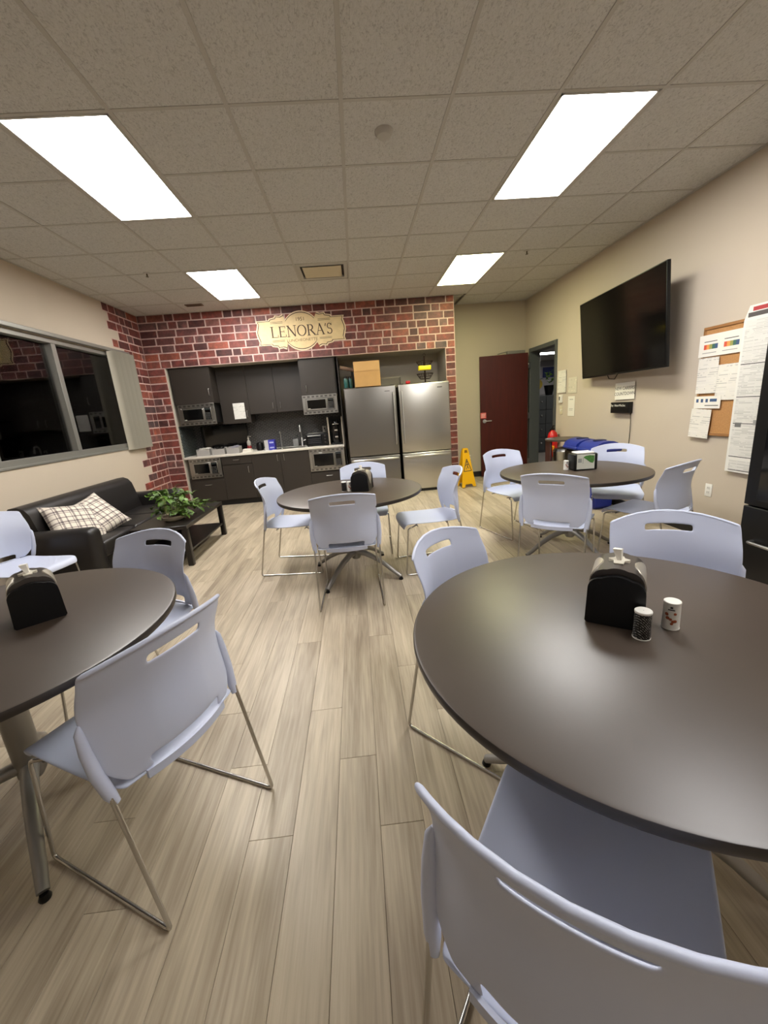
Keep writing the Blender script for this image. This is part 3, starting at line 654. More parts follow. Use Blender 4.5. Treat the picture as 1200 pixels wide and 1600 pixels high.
b = bm_(); rb_(b, -.082, .082, -.062, .062, 0, .14, r=.012); obj('housing', b, blackM, t)
for s in (-1, 1):
    b = bm_(); rb_(b, s*.088-.012, s*.088+.012, -.072, .072, 0, .145, r=.014, seg=3); obj('end_plate', b, blackM, t)
b = bm_(); rb_(b, -.074, .074, -.058, .058, .14, .157, r=.008); obj('napkin_stack', b, paperM, t)
b = bm_(); box(b, -.075, .075, -.066, -.0625, .012, .138); cd_ = obj('advert_card', b, mat('card_pale', (206, 206, 192), .5), t)
b = bm_(); R3 = random.Random(3); prism(b, [(-.018, .118), (.0, .126), (.03, .13), (.07, .124), (.072, .085), (.06, .062), (.04, .066), (.02, .082), (.0, .098), (-.02, .11)], -.0675, -.066); obj('green_print', b, mat('green_print', (74, 128, 56), .5, var=.3, vscale=60), cd_, smooth=0)
b = bm_(); box(b, -.066, -.035, -.0672, -.066, .07, .105); box(b, -.026, -.022, -.0672, -.066, .06, .112); obj('print_block', b, mat('print_grey', (150, 152, 146), .5), cd_, smooth=0)
def shaker(loc, rz, m, label, dark):
    t = thing('shaker', label, 'shaker', loc, rz, 'salt and pepper shakers on the tables')
    b = bm_(); lathe(b, [(.019, 0), (.0215, .002), (.0205, .075), (.0205, .077)], n=32); body = obj('body', b, m, t)
    b = bm_(); lathe(b, [(.0212, .075), (.0212, .080), (.0195, .0815), (.001, .0812)], n=32, cap=False); obj('lid', b, whiteM, t)
    b = bm_(); lathe(b, [(.0206, -.0), (.0222, .0005), (.0222, .0035), (.0206, .004)], n=32, cap=False); obj('base_rim', b, whiteM, t)
    if not dark:
        b = bm_()
        for k, (u, z) in enumerate(((-.5, .047), (.45, .05), (-.35, .036), (-.02, .033), (.3, .027), (.15, .020), (.5, .028))):
            a = -PI/2+u; r = .0215; bmesh.ops.create_cone(b, cap_ends=True, segments=10, radius1=.004 if k % 2 else .005, radius2=.003, depth=.0012, matrix=Matrix.Translation((r*math.cos(a), r*math.sin(a), z)) @ Matrix.Rotation(a+PI/2, 4, 'Z') @ Matrix.Rotation(PI/2, 4, 'X'))
        obj('printed_dots', b, mat('dot_rust', (150, 74, 40), .5), body)
        b = bm_(); a = -PI/2; box(b, -.008, .008, -.0222, -.0205, .0605, .063); box(b, -.003, .003, -.0222, -.0205, .066, .071); obj('printed_mark', b, inkM, body)
    return t
def stripes():
    m = bpy.data.materials.new('shaker_diagonal'); m.use_nodes = True; nt = m.node_tree; L = nt.links.new; b = nt.nodes['Principled BSDF']
    tc = nt.nodes.new('ShaderNodeTexCoord'); mp = nt.nodes.new('ShaderNodeMapping'); mp.inputs['Rotation'].default_value = (0, math.radians(35), 0); L(tc.outputs['Object'], mp.inputs[0])
    w = nt.nodes.new('ShaderNodeTexWave'); w.inputs['Scale'].default_value = 75; w.bands_direction = 'X'; L(mp.outputs[0], w.inputs['Vector'])
    n = nt.nodes.new('ShaderNodeTexNoise'); n.inputs['Scale'].default_value = 260; L(tc.outputs['Object'], n.inputs['Vector'])
    mm = nt.nodes.new('ShaderNodeMath'); mm.operation = 'MULTIPLY'; L(w.outputs['Fac'], mm.inputs[0]); L(n.outputs['Fac'], mm.inputs[1])
    c = ramp(nt, mm.outputs[0], [(.42, (12, 12, 13)), (.56, (190, 188, 182))]); L(c, b.inputs['Base Color']); b.inputs['Roughness'].default_value = .35; return m
darkS = stripes()
shaker((.721, .936, .75), math.radians(20), darkS, 'black diagonal-striped shaker with white lid on the large near table', True)
shaker((.828, .968, .75), math.radians(-42), whiteM, 'white shaker with rust dots on the large near table', False)
shaker((-.152, 3.40, .75), 0, mat('shaker_black', (30, 28, 28), .4), 'dark shaker left of the dispenser on the middle table', True)
shaker((-.102, 3.385, .75), 0, whiteM, 'white shaker between dispenser and dark shaker on the middle table', False)
shaker((1.825, 3.47, .75), 0, whiteM, 'white shaker left of the advert dispenser on the television table', False)
t = thing('cup_lid_stack', 'two stacked white cup lids at the left photo edge on the near left table', 'cup lid', (-1.285, 1.255, .75))
for k, (r, z) in enumerate(((.046, 0), (.043, .012))):
    b = bm_(); lathe(b, [(r-.003, z), (r, z+.002), (r, z+.008), (r-.006, z+.012), (r-.02, z+.013), (.001, z+.0125)], n=36, cap=False); obj('lid', b, whiteM, t)
# ------------------------------------------------------------------ kitchenette
YC = 6.90            # front plane of base cabinets
def handle(b, x, z, vert, y, l=.1):
    p = [(x, y, z-l/2), (x, y-.028, z-l/2), (x, y-.028, z+l/2), (x, y, z+l/2)] if vert else [(x-l/2, y, z), (x-l/2, y-.028, z), (x+l/2, y-.028, z), (x+l/2, y, z)]
    return tube(b, fillet(p, .008, 3), .005, 8)
def cabinet(label, x0, x1, z0, z1, yf, fronts, kick=False, cat='cabinet', grp=None):
    t = thing('base_cabinet' if kick else 'wall_cabinet', label, cat, (0, yf, 0), group=grp)
    b = bm_(); box(b, x0+.001, x1-.001, .02, YD-yf-.02, z0, z1); obj('carcass', b, cabM, t)
    if kick: b = bm_(); box(b, x0, x1, .07, .1, 0, z0); obj('toe_kick', b, kickM, t)
    for kind, a0, a1, c0_, c1_, hx, hz, v in fronts:
        b = bm_(); box(b, a0+.002, a1-.002, 0, .019, c0_+.002, c1_-.002, bev=.0015); d = obj(kind, b, cabM, t)
        if hx is not None: b = bm_(); handle(b, hx, hz, v, 0); obj('bar_handle', b, steelM, d)
    return t
cx = [-2.86, -2.29, -1.79, -.84, -.235]
cabinet('base cabinet under the left low microwave', cx[0], cx[1], .10, .515, YC, [('drawer', cx[0]+.05, cx[1], .10, .46, -2.56, .385, False)], True, grp='dark base cabinets')
cabinet('base cabinet with drawer over door, right of the left low microwave', cx[1], cx[2], .10, .83, YC, [('drawer', cx[1], cx[2], .69, .83, -2.04, .765, False), ('door', cx[1], cx[2], .10, .685, -1.86, .59, True)], True, grp='dark base cabinets')
cabinet('double-door sink base cabinet', cx[2], cx[3], .10, .83, YC, [('door', cx[2], -1.315, .10, .83, -1.36, .74, True), ('door', -1.315, cx[3], .10, .83, -1.25, .74, True)], True, grp='dark base cabinets')
cabinet('base cabinet under the right low microwave', cx[3], cx[4], .10, .445, YC, [('drawer', cx[3], cx[4], .10, .43, -.53, .37, False)], True, grp='dark base cabinets')
cabinet('deep upper cabinet above the left high microwave', cx[0], -2.235, 1.70, 2.262, YC, [('door', cx[0]+.03, -2.235, 1.70, 2.26, -2.285, 1.87, True)], grp='dark wall cabinets')
cabinet('narrow upper cabinet with a paper notice on its door', -2.235, -1.765, 1.345, 2.262, 7.19, [('door', -2.235, -1.765, 1.345, 2.26, -1.81, 1.49, True)], grp='dark wall cabinets')
cabinet('double-door upper cabinet above the sink', -1.765, -.835, 1.475, 2.262, 7.19, [('door', -1.765, -1.31, 1.475, 2.26, -1.365, 1.59, True), ('door', -1.31, -.835, 1.475, 2.26, -1.24, 1.59, True)], grp='dark wall cabinets')
cabinet('deep upper cabinet above the right high microwave', -.835, -.255, 1.70, 2.262, YC, [('door', -.835, -.27, 1.70, 2.26, -.745, 1.80, True)], grp='dark wall cabinets')
def microwave(label, x0, x1, z0, z1, hbar=False):
    t = thing('microwave_oven', label, 'microwave', ((x0+x1)/2, YC, z0), 0, 'built-in microwaves'); w, h = x1-x0, z1-z0
    b = bm_(); box(b, -w/2+.03, w/2-.03, .004, .45, .02, h-.02); obj('oven_body', b, kickM, t)
    b = bm_(); tb = .055; sd = .05
    box(b, -w/2, w/2, -.012, .006, 0, tb, bev=.002); box(b, -w/2, w/2, -.012, .006, h-tb, h, bev=.002); box(b, -w/2, -w/2+sd, -.012, .006, tb, h-tb, bev=.002); box(b, w/2-sd, w/2, -.012, .006, tb, h-tb, bev=.002)
    tr = obj('trim_kit', b, steelM, t); b = bm_()
    nn = 8; sp = w/nn
    for zz in (tb/2, h-tb/2):
        for k in range(nn):
            for q in (-1, 0, 1): xx = -w/2+sp*(k+.5); box(b, xx-.02, xx+.02, -.0135, -.012, zz+q*.009-.0028, zz+q*.009+.0028)
    obj('vent_slots', b, kickM, tr, smooth=0)['kind'] = 'stuff'
    iw0, iw1 = -w/2+sd, w/2-sd; split = iw1-.115
    b = bm_(); box(b, iw0+.004, split, -.028, .0, tb+.006, h-tb-.006, bev=.003); dr = obj('oven_door', b, steelM, t)
    b = bm_(); box(b, iw0+.028, split-.026, -.0295, -.027, tb+.030, h-tb-.026); obj('door_glass', b, blackG, dr)
    b = bm_(); tube(b, fillet([(split-.013, -.028, tb+.03), (split-.013, -.05, tb+.03), (split-.013, -.05, h-tb-.03), (split-.013, -.028, h-tb-.03)], .008, 3), .0055, 8); obj('door_handle', b, steelM, dr)
    b = bm_(); box(b, split+.003, iw1-.004, -.026, .0, tb+.006, h-tb-.006, bev=.003); pn = obj('control_panel', b, steelM, t)
    b = bm_(); box(b, split+.012, iw1-.012, -.0275, -.0255, tb+.02, h-tb-.016); obj('panel_face', b, blackG, pn)
    b = bm_(); box(b, split+.02, iw1-.02, -.0282, -.0274, h-tb-.042, h-tb-.026); obj('display', b, mat('display_grey', (60, 66, 66), .2), pn)
    b = bm_()
    for r in range(5):
        for c in range(3): xx = split+.028+c*.026; zz = tb+.034+r*.023; box(b, xx-.008, xx+.008, -.0284, -.0274, zz-.005, zz+.005)
    obj('keypad', b, mat('key_grey', (96, 96, 96), .5), pn, smooth=0)['kind'] = 'stuff'
    b = bm_(); box(b, iw0+.03, iw0+.07, -.0302, -.0294, tb+.034, tb+.040); obj('badge', b, whiteM, dr)
microwave('stainless microwave at upper left of the kitchenette', -2.815, -2.245, 1.37, 1.70)
microwave('stainless microwave below the counter at the left', -2.81, -2.30, .50, .825)
microwave('stainless microwave at upper right beside the fridges', -.835, -.27, 1.395, 1.70)
microwave('stainless microwave below the counter at the right', -.835, -.24, .455, .825)
b = bm_(); box(b, -2.87, -.23, YC-.02, YD-.002, .83, .865, bev=.004, seg=2)
one('countertop', b, ctrM, 'long white countertop over the dark base cabinets', 'countertop')
b = bm_(); box(b, AX0+.002, -.23, YD-.012, YD-.001, .866, 1.60); struct('trim_1', b, grid_mat('mosaic_tile', (62, 62, 63), (42, 43, 45), (112, 109, 104), .066, .024))
b = bm_(); box(b, AX0+.001, AX0+.010, YC+.03, YD-.014, .866, 1.37); struct('trim_2', b, grid_mat('mosaic_tile_side', (60, 68, 70), (44, 52, 55), (108, 110, 106), .066, .024, 'YZ'))
b = bm_(); box(b, -.225, -.205, 6.95, YD-.002, 0, 2.262, bev=.002); one('end_panel', b, cabM, 'dark full-height side panel between kitchenette and fridges', 'panel')
one('black_panel', box(bm_(), -2.72, -1.93, 7.44, 7.46, .868, 1.33, bev=.003), blackG, 'flat black panel behind the cutlery bins on the counter', 'board')  # flat black sheet filling the dark area behind the bins
# cutlery bins
for k, (x, c, what) in enumerate(((-2.58, 'white spoons', whiteM), (-2.33, 'black forks', blackM), (-2.09, 'clear knives', mat('cutlery_grey', (150, 148, 160), .3)))):
    t = thing('cutlery_bin', ('leftmost', 'middle', 'rightmost')[k]+' grey cutlery bin on the counter holding '+('white', 'black', 'grey')[k]+' cutlery', 'bin', (x, 7.05, .865), 0, 'grey cutlery bins on the counter')
    b = bm_(); w = .105
    box(b, -w, w, -.09, .09, 0, .006); box(b, -w, w, -.09, -.084, .006, .095, bev=.001); box(b, -w, w, .084, .09, .006, .11, bev=.001); box(b, -w, -w+.006, -.084, .084, .006, .11, bev=.001); box(b, w-.006, w, -.084, .084, .006, .11, bev=.001); obj('tray', b, mat('bin_grey', (158, 154, 150), .5), t)
    b = bm_(); RR_ = random.Random(k)
    for q in range(22):
        x0 = RR_.uniform(-.08, .08); y0 = RR_.uniform(-.06, .06); z0 = RR_.uniform(.06, .12); a = RR_.uniform(-.5, .5)
        tube(b, [(x0-.07*math.cos(a), y0-.03*math.sin(a), z0-.01), (x0, y0, z0+.012), (x0+.06*math.cos(a)*(.8), y0+.03*math.sin(a), z0)], .004, 5, rad=[.003, .003, .010])
    for v in b.verts: v.co.x = max(-.094, min(.094, v.co.x)); v.co.y = max(-.078, min(.078, v.co.y))
    o = obj('cutlery', b, what, t); o['kind'] = 'stuff'
# french-press style spray bottle, napkins, blue boxes
t = thing('squeeze_bottle', 'clear and red pump bottle right of the cutlery bins', 'bottle', (-1.86, 7.16, .865)); b = bm_(); lathe(b, [(.035, 0), (.038, .01), (.038, .08), (.03, .1)], n=20); obj('red_base', b, mat('dark_red', (120, 26, 30), .3), t)
b = bm_(); lathe(b, [(.032, .1), (.034, .16), (.015, .19), (.012, .21)], n=20); obj('clear_body', b, mat('milky', (150, 146, 140), .2), t)
b = bm_(); lathe(b, [(.016, .21), (.016, .225), (.008, .23)], n=14); tube(b, [(0, 0, .23), (0, 0, .255), (.05, -.01, .25)], .006, 8); obj('pump', b, silvM, t)
b = bm_(); rb_(b, -.075, .075, -.06, .06, 0, .035, r=.004, seg=1); rb_(b, -.07, .06, -.055, .055, .035, .055, r=.004, seg=1); one('folded_napkins', b, paperM, 'stack of white folded napkins in front of the pump bottle', 'napkins', loc=(-1.86, 7.02, .866))
b = bm_(); lathe(b, [(.05, 0), (.06, .01), (.06, .10), (.045, .13), (.02, .14)], n=20); one('black_canister', b, blackM, 'squat black canister between napkins and blue boxes', 'canister', loc=(-1.68, 7.16, .866))
for k, z in enumerate((.866, .951)):
    t = thing('tea_box', 'blue and white box, '+('bottom' if k == 0 else 'top')+' of the stack beside the tap', 'box', (-1.485, 7.08, z), 0, 'blue and white boxes by the tap')
    b = bm_(); box(b, -.02, .085, -.07, .07, 0, .083, bev=.001); obj('blue_half', b, mat('box_blue', (52, 52, 160), .5), t)
    b = bm_(); box(b, -.085, -.02, -.07, .07, 0, .083, bev=.001); obj('white_half', b, mat('box_white', (176, 174, 176), .5), t)
    b = bm_(); box(b, -.0, .07, -.0712, -.07, .03, .052); obj('lettering_band', b, mat('box_pale', (170, 176, 214), .5), t)
# taps
t = thing('water_tap', 'slim steel filtered-water tap left of the sink', 'tap', (-1.30, 7.10, .865)); b = bm_(); lathe(b, [(.024, 0), (.02, .012), (.011, .02), (.010, .24)], n=16); obj('stem', b, steelM, t)
b = bm_(); tube(b, fillet([(0, 0, .24), (0, 0, .29), (0, -.05, .29), (0, -.05, .26)], .02, 4), .010, 10); obj('spout', b, steelM, t)
t = thing('kitchen_faucet', 'steel pull-down kitchen faucet behind the sink', 'faucet', (-.985, 7.40, .865)); b = bm_(); lathe(b, [(.03, 0), (.026, .01), (.022, .02), (.020, .14), (.014, .15)], n=18); obj('faucet_body', b, steelM, t)
b = bm_(); tube(b, [(0, 0, .14), (0, 0, .30), (0, -.02, .345), (0, -.06, .37), (0, -.11, .355), (0, -.13, .31), (0, -.135, .25)], .013, 12, rad=[.013]*5+[.014, .018]); obj('gooseneck', b, steelM, t)
b = bm_(); tube(b, [(.02, 0, .09), (.055, 0, .10), (.09, 0, .105)], .007, 8); obj('lever', b, steelM, t)
t = thing('sink', 'shallow steel sink basin set into the countertop', 'sink', (-1.165, 7.14, .865)); b = bm_(); 
for a in ((-.28, .28, -.19, -.17), (-.28, .28, .17, .19), (-.28, -.26, -.17, .17), (.26, .28, -.17, .17)): box(b, *a, .0005, .006, bev=.002)
obj('rim', b, ctrM, t); b = bm_(); box(b, -.26, .26, -.17, .17, .0005, .002); o = obj('basin', b, steelD, t); b = bm_(); lathe(b, [(.03, .002), (.03, .004), (.01, .004)], n=18); obj('drain', b, kickM, o)
t = thing('soap_dispenser', 'grey square soap pump beside the faucet', 'soap dispenser', (-1.10, 7.42, .865)); b = bm_(); rb_(b, -.05, .05, -.035, .035, 0, .13, r=.008); obj('body', b, mat('soap_grey', (140, 140, 138), .3, .3), t); b = bm_(); tube(b, fillet([(.03, 0, .13), (.03, 0, .175), (.03, -.05, .175)], .01), .006, 8); obj('pump', b, steelM, t)
# toaster oven
t = toaster = thing('toaster_oven', 'black toaster oven left of the coffee machine', 'toaster oven', (-.69, 7.20, .865)); b = bm_(); rb_(b, -.19, .19, -.14, .14, .015, .205, r=.012); obj('body', b, blackM, t)
b = bm_(); box(b, -.17, .085, -.150, -.139, .035, .185, bev=.003); o = obj('door', b, blackG, t); b = bm_(); tube(b, [(-.15, -.168, .176), (.07, -.168, .176)], .006, 8); box(b, -.145, -.135, -.168, -.15, .172, .18); box(b, .055, .065, -.168, -.15, .172, .18); obj('handle', b, steelM, o)
for k in range(3): b = bm_(); box(b, -.155, .07, -.1512, -.1502, .06+k*.03, .064+k*.03); obj('rack_bar', b, steelD, t)
for k in range(3): b = bm_(); bmesh.ops.create_cone(b, cap_ends=True, segments=14, radius1=.014, radius2=.012, depth=.014, matrix=Matrix.Translation((.14, -.147, .055+k*.055)) @ Matrix.Rotation(PI/2, 4, 'X')); obj('knob', b, gunM, t)
for sx in (-.16, .16):
    for sy in (-.11, .11): b = bm_(); lathe(b, [(.012, 0), (.014, .016)], (sx, sy, 0), 10); obj('foot', b, blackM, t)
b = bm_(); rb_(b, -.16, .12, -.10, .10, 0, .014, r=.004, seg=1); one('steel_tray', b, steelM, 'thin steel tray lying on the toaster oven', 'tray', loc=(-.68, 7.20, 1.0705))
# coffee machine in a pale stand
t = thing('appliance_stand', 'pale stand with two uprights around the coffee machine', 'stand', (-.358, 7.14, .866))
b = bm_()
for s in (-1, 1): bb = bm_(); box(bb, s*.118-.012, s*.118+.012, -.1, .12, 0, .46, bev=.003); obj('upright', bb, mat('stand_beige', (172, 162, 146), .6), t)
box(b, -.106, .106, .10, .12, 0, .46); obj('back_plate', b, blackM, t)
t = thing('coffee_machine', 'tall black coffee machine at the right end of the counter', 'coffee machine', (-.35, 7.12, .866)); b = bm_(); rb_(b, -.092, .092, -.09, .09, 0, .03, r=.01); obj('drip_base', b, blackM, t)
b = bm_(); lathe(b, [(.08, .03), (.09, .05), (.092, .2), (.085, .30), (.088, .36), (.07, .40), (.04, .405)], n=28); obj('tower', b, blackG, t)
for z in (.13, .24): b = bm_(); rb_(b, -.025, .025, -.105, -.088, z-.012, z+.012, r=.005); obj('chrome_spout', b, silvM, t)
b = bm_(); tube(b, [(-.05, -.092, .34), (0, -.1, .345), (.05, -.092, .34)], .005, 8); obj('chrome_band', b, silvM, t)
def outlet(name, label, loc, rot, cat='outlet', holes=2):
    t = thing(name, label, cat, loc, rot=rot); b = bm_(); rb_(b, -.036, .036, -.006, 0, -.058, .058, r=.003, seg=2); obj('cover_plate', b, whiteM, t)
    for z in (-.02, .02)[:holes]:
        b = bm_(); rb_(b, -.017, .017, -.008, -.005, z-.014, z+.014, r=.003, seg=1); o = obj('socket', b, mat('socket_white', (210, 206, 198), .4), t)
        b = bm_(); box(b, -.008, -.005, -.0084, -.0078, z-.004, z+.006); box(b, .005, .008, -.0084, -.0078, z-.004, z+.006); obj('slot', b, kickM, o)
    return t
outlet('wall_outlet', 'power outlet on the mosaic tile above the toaster oven', (-.575, YD-.013, 1.12), (0, 0, 0))
b = bm_(); tube(b, fillet([(-.575+.69, YD-.03-7.20, 1.13-.865), (-.56+.69, YD-.06-7.20, 1.12-.865), (-.55+.69, YD-.06-7.20, .135), (-.50+.69, .15, .05)], .03), .005, 6); lathe(b, [(.012, 0), (.014, .02)], (-.575+.69, YD-.032-7.20, 1.12-.865), 8); obj('power_cord', b, blackM, toaster)
# notice on upper cabinet
def sheet_xz(name, x0, x1, z0, z1, y, m, label, cat='notice', tilt=0):
    b = bm_(); w, h = (x1-x0)/2, (z1-z0)/2; box(b, -w, w, -.0012, 0, -h, h); return one(name, b, m, label, cat, smooth=0, loc=((x0+x1)/2, y, (z0+z1)/2), rot=(0, tilt, 0))
sheet_xz('paper_notice', -2.035, -1.845, 1.415, 1.675, 7.1885, print_mat('notice_print', (216, 214, 208), (176, 172, 168), .02, .05, 'XZ', .5), 'white paper notice taped to the narrow upper cabinet')
# ------------------------------------------------------------------ fridges
def fridge(label, x0, x1, m, hinge_left, badge):
    w = x1-x0; t = thing('refrigerator', label, 'refrigerator', ((x0+x1)/2, 6.62, 0), 0, 'bottom-freezer refrigerators')
    b = bm_(); box(b, -w/2+.012, w/2-.012, .07, .80, .03, 1.725, bev=.004); obj('body', b, mat('fridge_side', (112, 108, 104), .5, .3), t)
    b = bm_(); box(b, -w/2+.01, w/2-.01, .04, .10, 0, .045); obj('kick_grille', b, kickM, t)
    b = bm_(); rb_(b, -w/2, w/2, 0, .066, .668, 1.742, r=.014, seg=4); dr = obj('upper_door', b, m, t)
    b = bm_(); rb_(b, -w/2, w/2, 0, .066, .05, .655, r=.014, seg=4); fz = obj('freezer_drawer', b, m, t)
    hx = w/2-.045 if hinge_left else -w/2+.045
    b = bm_(); tube(b, [(hx, -.005, .83), (hx, -.04, .86), (hx, -.048, 1.1), (hx, -.048, 1.35), (hx, -.04, 1.60), (hx, -.005, 1.63)], .013, 10, sq=1.4); obj('door_handle', b, mat('handle_steel', (206, 204, 200), .3, .85), dr)
    b = bm_(); tube(b, [(-w/2+.03, -.005, .60), (-w/2+.06, -.04, .605), (0, -.052, .61), (w/2-.06, -.04, .605), (w/2-.03, -.005, .60)], .013, 10, sq=1.2); obj('drawer_handle', b, mat('handle_steel', (206, 204, 200), .3, .85), fz)
    b = bm_(); box(b, badge-.04, badge+.04, -.003, .002, 1.655, 1.667, bev=.001); obj('badge', b, gunM, dr)
    for s in (-1, 1): b = bm_(); rb_(b, s*(w/2-.05)-.035, s*(w/2-.05)+.035, .01, .12, 1.728, 1.752, r=.005, seg=1); obj('hinge_cover', b, gunM, t)
    for s in (-1, 1): b = bm_(); box(b, s*(w/2-.07)-.02, s*(w/2-.07)+.02, .12, .16, 0, .032); obj('foot', b, blackM, t)
fridge('darker steel refrigerator on the left, carton box on top', -.145, .672, mat('steel_grey', (128, 124, 120), .34, .9, bump=.02, bscale=3, stretch=(1, 1, 50)), True, .27)
fridge('brighter steel refrigerator on the right, wire basket on top', .715, 1.525, mat('steel_bright', (196, 192, 184), .3, 1, bump=.10, bscale=3, stretch=(3, 1, .5)), False, .25)
# on top of the fridges
t = thing('cardboard_box', 'brown cardboard box on the left refrigerator', 'box', (.245, 6.83, 1.755)); b = bm_(); box(b, -.205, .205, -.14, .14, 0, .38, bev=.002); obj('carton', b, cardM, t)
b = bm_(); box(b, -.203, .203, -.143, -.1402, .24, .378, bev=.001); obj('open_flap', b, mat('cardboard_flap', (200, 158, 104), .8), t)
b = bm_(); box(b, -.203, .203, -.1412, -.1402, .225, .232); obj('tape_seam', b, mat('tape', (170, 128, 78), .5), t)
for k, (x, y) in enumerate(((-.10, 6.80), (-.03, 6.84))):
    t = thing('water_bottle', 'teal bottle with black cap on the left fridge, '+('outer left one' if k == 0 else 'one beside the carton'), 'bottle', (x, y, 1.755), 0, 'teal bottles on the left refrigerator')
    b = bm_(); lathe(b, [(.03, 0), (.034, .008), (.034, .13), (.026, .15)], n=20); obj('body', b, mat('teal', (44, 92, 88), .25), t)
    b = bm_(); lathe(b, [(.028, .148), (.028, .172), (.02, .178)], n=16); obj('cap', b, blackM, t)
b = bm_(); tube(b, [(-.13, 0, .03), (.10, 0, -.03)], .03, 12); o = one('rolled_object', b, mat('tan_roll', (110, 86, 70), .7), 'brown roll leaning against the carton above the bottles', 'roll', loc=(-.045, 6.93, 2.06)); 
b = bm_(); box(b, -.02, .02, -.02, .02, 0, .27); one('black_stick', b, blackM, 'black upright holder behind the teal bottles', 'holder', loc=(.012, 6.94, 1.755))
t = thing('clear_tray', 'clear acrylic tray on the left refrigerator behind the handle', 'tray', (.625, 6.95, 1.755)); b = bm_()
glc = glass_mat('acrylic', (.93, .93, .92, 1), 1.6)
box(b, -.16, .16, -.1, .1, 0, .005); box(b, -.16, .16, -.1, -.095, .005, .12); box(b, -.16, .16, .095, .1, .005, .12); box(b, -.16, -.155, -.095, .095, .005, .12); box(b, .155, .16, -.095, .095, .005, .12); obj('acrylic_walls', b, glc, t, smooth=0)
b = bm_(); tube(b, [(-.16, -.1, .122), (.16, -.1, .122), (.16, .1, .122), (-.16, .1, .122), (-.16, -.1, .122)], .003, 6); obj('rim', b, silvM, t)
b = bm_(); rb_(b, -.035, .035, -.03, .03, 0, .045, r=.01); one('red_pouch', b, redM, 'small red pouch at the left edge of the right fridge top', 'pouch', loc=(.90, 6.86, 1.755))
t = thing('wire_basket_stand', 'two-tier dark wire fruit basket on the right refrigerator', 'basket', (1.20, 6.92, 1.755)); wm = mat('wire_dark', (52, 36, 32), .4, .5)
b = bm_(); lathe(b, [(.09, 0), (.09, .008), (.013, .012), (.011, .40), (.016, .41)], n=20); tube(b, [(.02*math.cos(a), 0, .43+.02*math.sin(a)) for a in [i*PI/6 for i in range(13)]], .003, 6); obj('stand', b, wm, t)
for z0 in (.06, .25):
    b = bm_()
    for r, z in ((.08, z0), (.11, z0+.04), (.135, z0+.08)):
        tube(b, [(r*math.cos(i*PI/12), r*math.sin(i*PI/12), z) for i in range(25)], .005 if z > z0+.05 else .0035, 5)
    for k in range(20):
        a = k*PI/10; tube(b, [(.01*math.cos(a), .01*math.sin(a), z0), (.08*math.cos(a), .08*math.sin(a), z0), (.135*math.cos(a), .135*math.sin(a), z0+.08)], .003, 4)
    obj('wire_basket', b, wm, t)
b = bm_(); rb_(b, -.10, .10, -.05, .04, 0, .07, r=.012); one('yellow_packet', b, mat('bright_yellow', (238, 214, 30), .4), 'bright yellow packet resting in the wire basket', 'packet', loc=(1.175, 6.80, 1.94))
# ------------------------------------------------------------------ wall sign
sg = thing('wall_sign', "cream plaque sign reading LENORA'S on the brick header", 'sign', (-.712, YF-.008, 2.665), rot=(0, math.radians(-.4), 0))
def outline(s):
    W_, Hh = .655, .165; q = [( -W_, -Hh), (-W_+.02, -Hh)]
    pts = []
    top = [(-.655, .165), (-.47, .165), (-.46, .185), (-.38, .20), (-.37, .225), (-.30, .215), (-.25, .235)]
    arc = [(.27*math.sin(a), .02+.245*math.cos(a)) for a in [math.radians(v) for v in range(-58, 59, 8)]]
    tr = [(-x, z) for x, z in top[::-1]]; right = [(.655, .165), (.64, .12), (.655, .07), (.67, .02), (.67, -.02), (.655, -.07), (.64, -.12), (.655, -.165)]
    up = top+arc+tr; lo = [(x, -z) for x, z in up[::-1]]; left = [(-x, z) for x, z in right[::-1]]
    P = up+right[1:-1]+lo+left[1:-1]
    return [(x*(1+s/.66), z*(1+s/.26)) for x, z in P]
b = bm_(); prism(b, outline(.022), -.006, 0); obj('pale_border', b, paleLine, sg, smooth=0)
b = bm_(); prism(b, outline(.004), -.008, -.005); obj('brown_border', b, brownInk, sg, smooth=0)
b = bm_(); prism(b, outline(-.008), -.010, -.007); obj('plaque', b, signM, sg, smooth=0)
# hand-drawn serif capitals: (x0,z0,x1,z1,width) strokes on a unit cell
def seg(b, x0, z0, x1, z1, w):
    d = Vector((x1-x0, z1-z0)); L_ = d.length; n = Vector((-d.y, d.x))/L_*w/2
    prism(b, [(x0+n.x, z0+n.y), (x0-n.x, z0-n.y), (x1-n.x, z1-n.y), (x1+n.x, z1+n.y)], -.0125, -.0098)
def arcs(b, cx, cz, rx, rz, a0, a1, w0, w1, n=14):
    pr_ = None; P = []
    for i in range(n+1):
        a = math.radians(a0+(a1-a0)*i/n); w = w1+(w0-w1)*abs(math.cos(a)); P.append(((cx+(rx+w/2)*math.cos(a), cz+(rz+w/2)*math.sin(a)), (cx+(rx-w/2)*math.cos(a), cz+(rz-w/2)*math.sin(a))))
    for p, q in zip(P, P[1:]): prism(b, [p[0], p[1], q[1], q[0]], -.0125, -.0098)
TK, TN = .020, .008
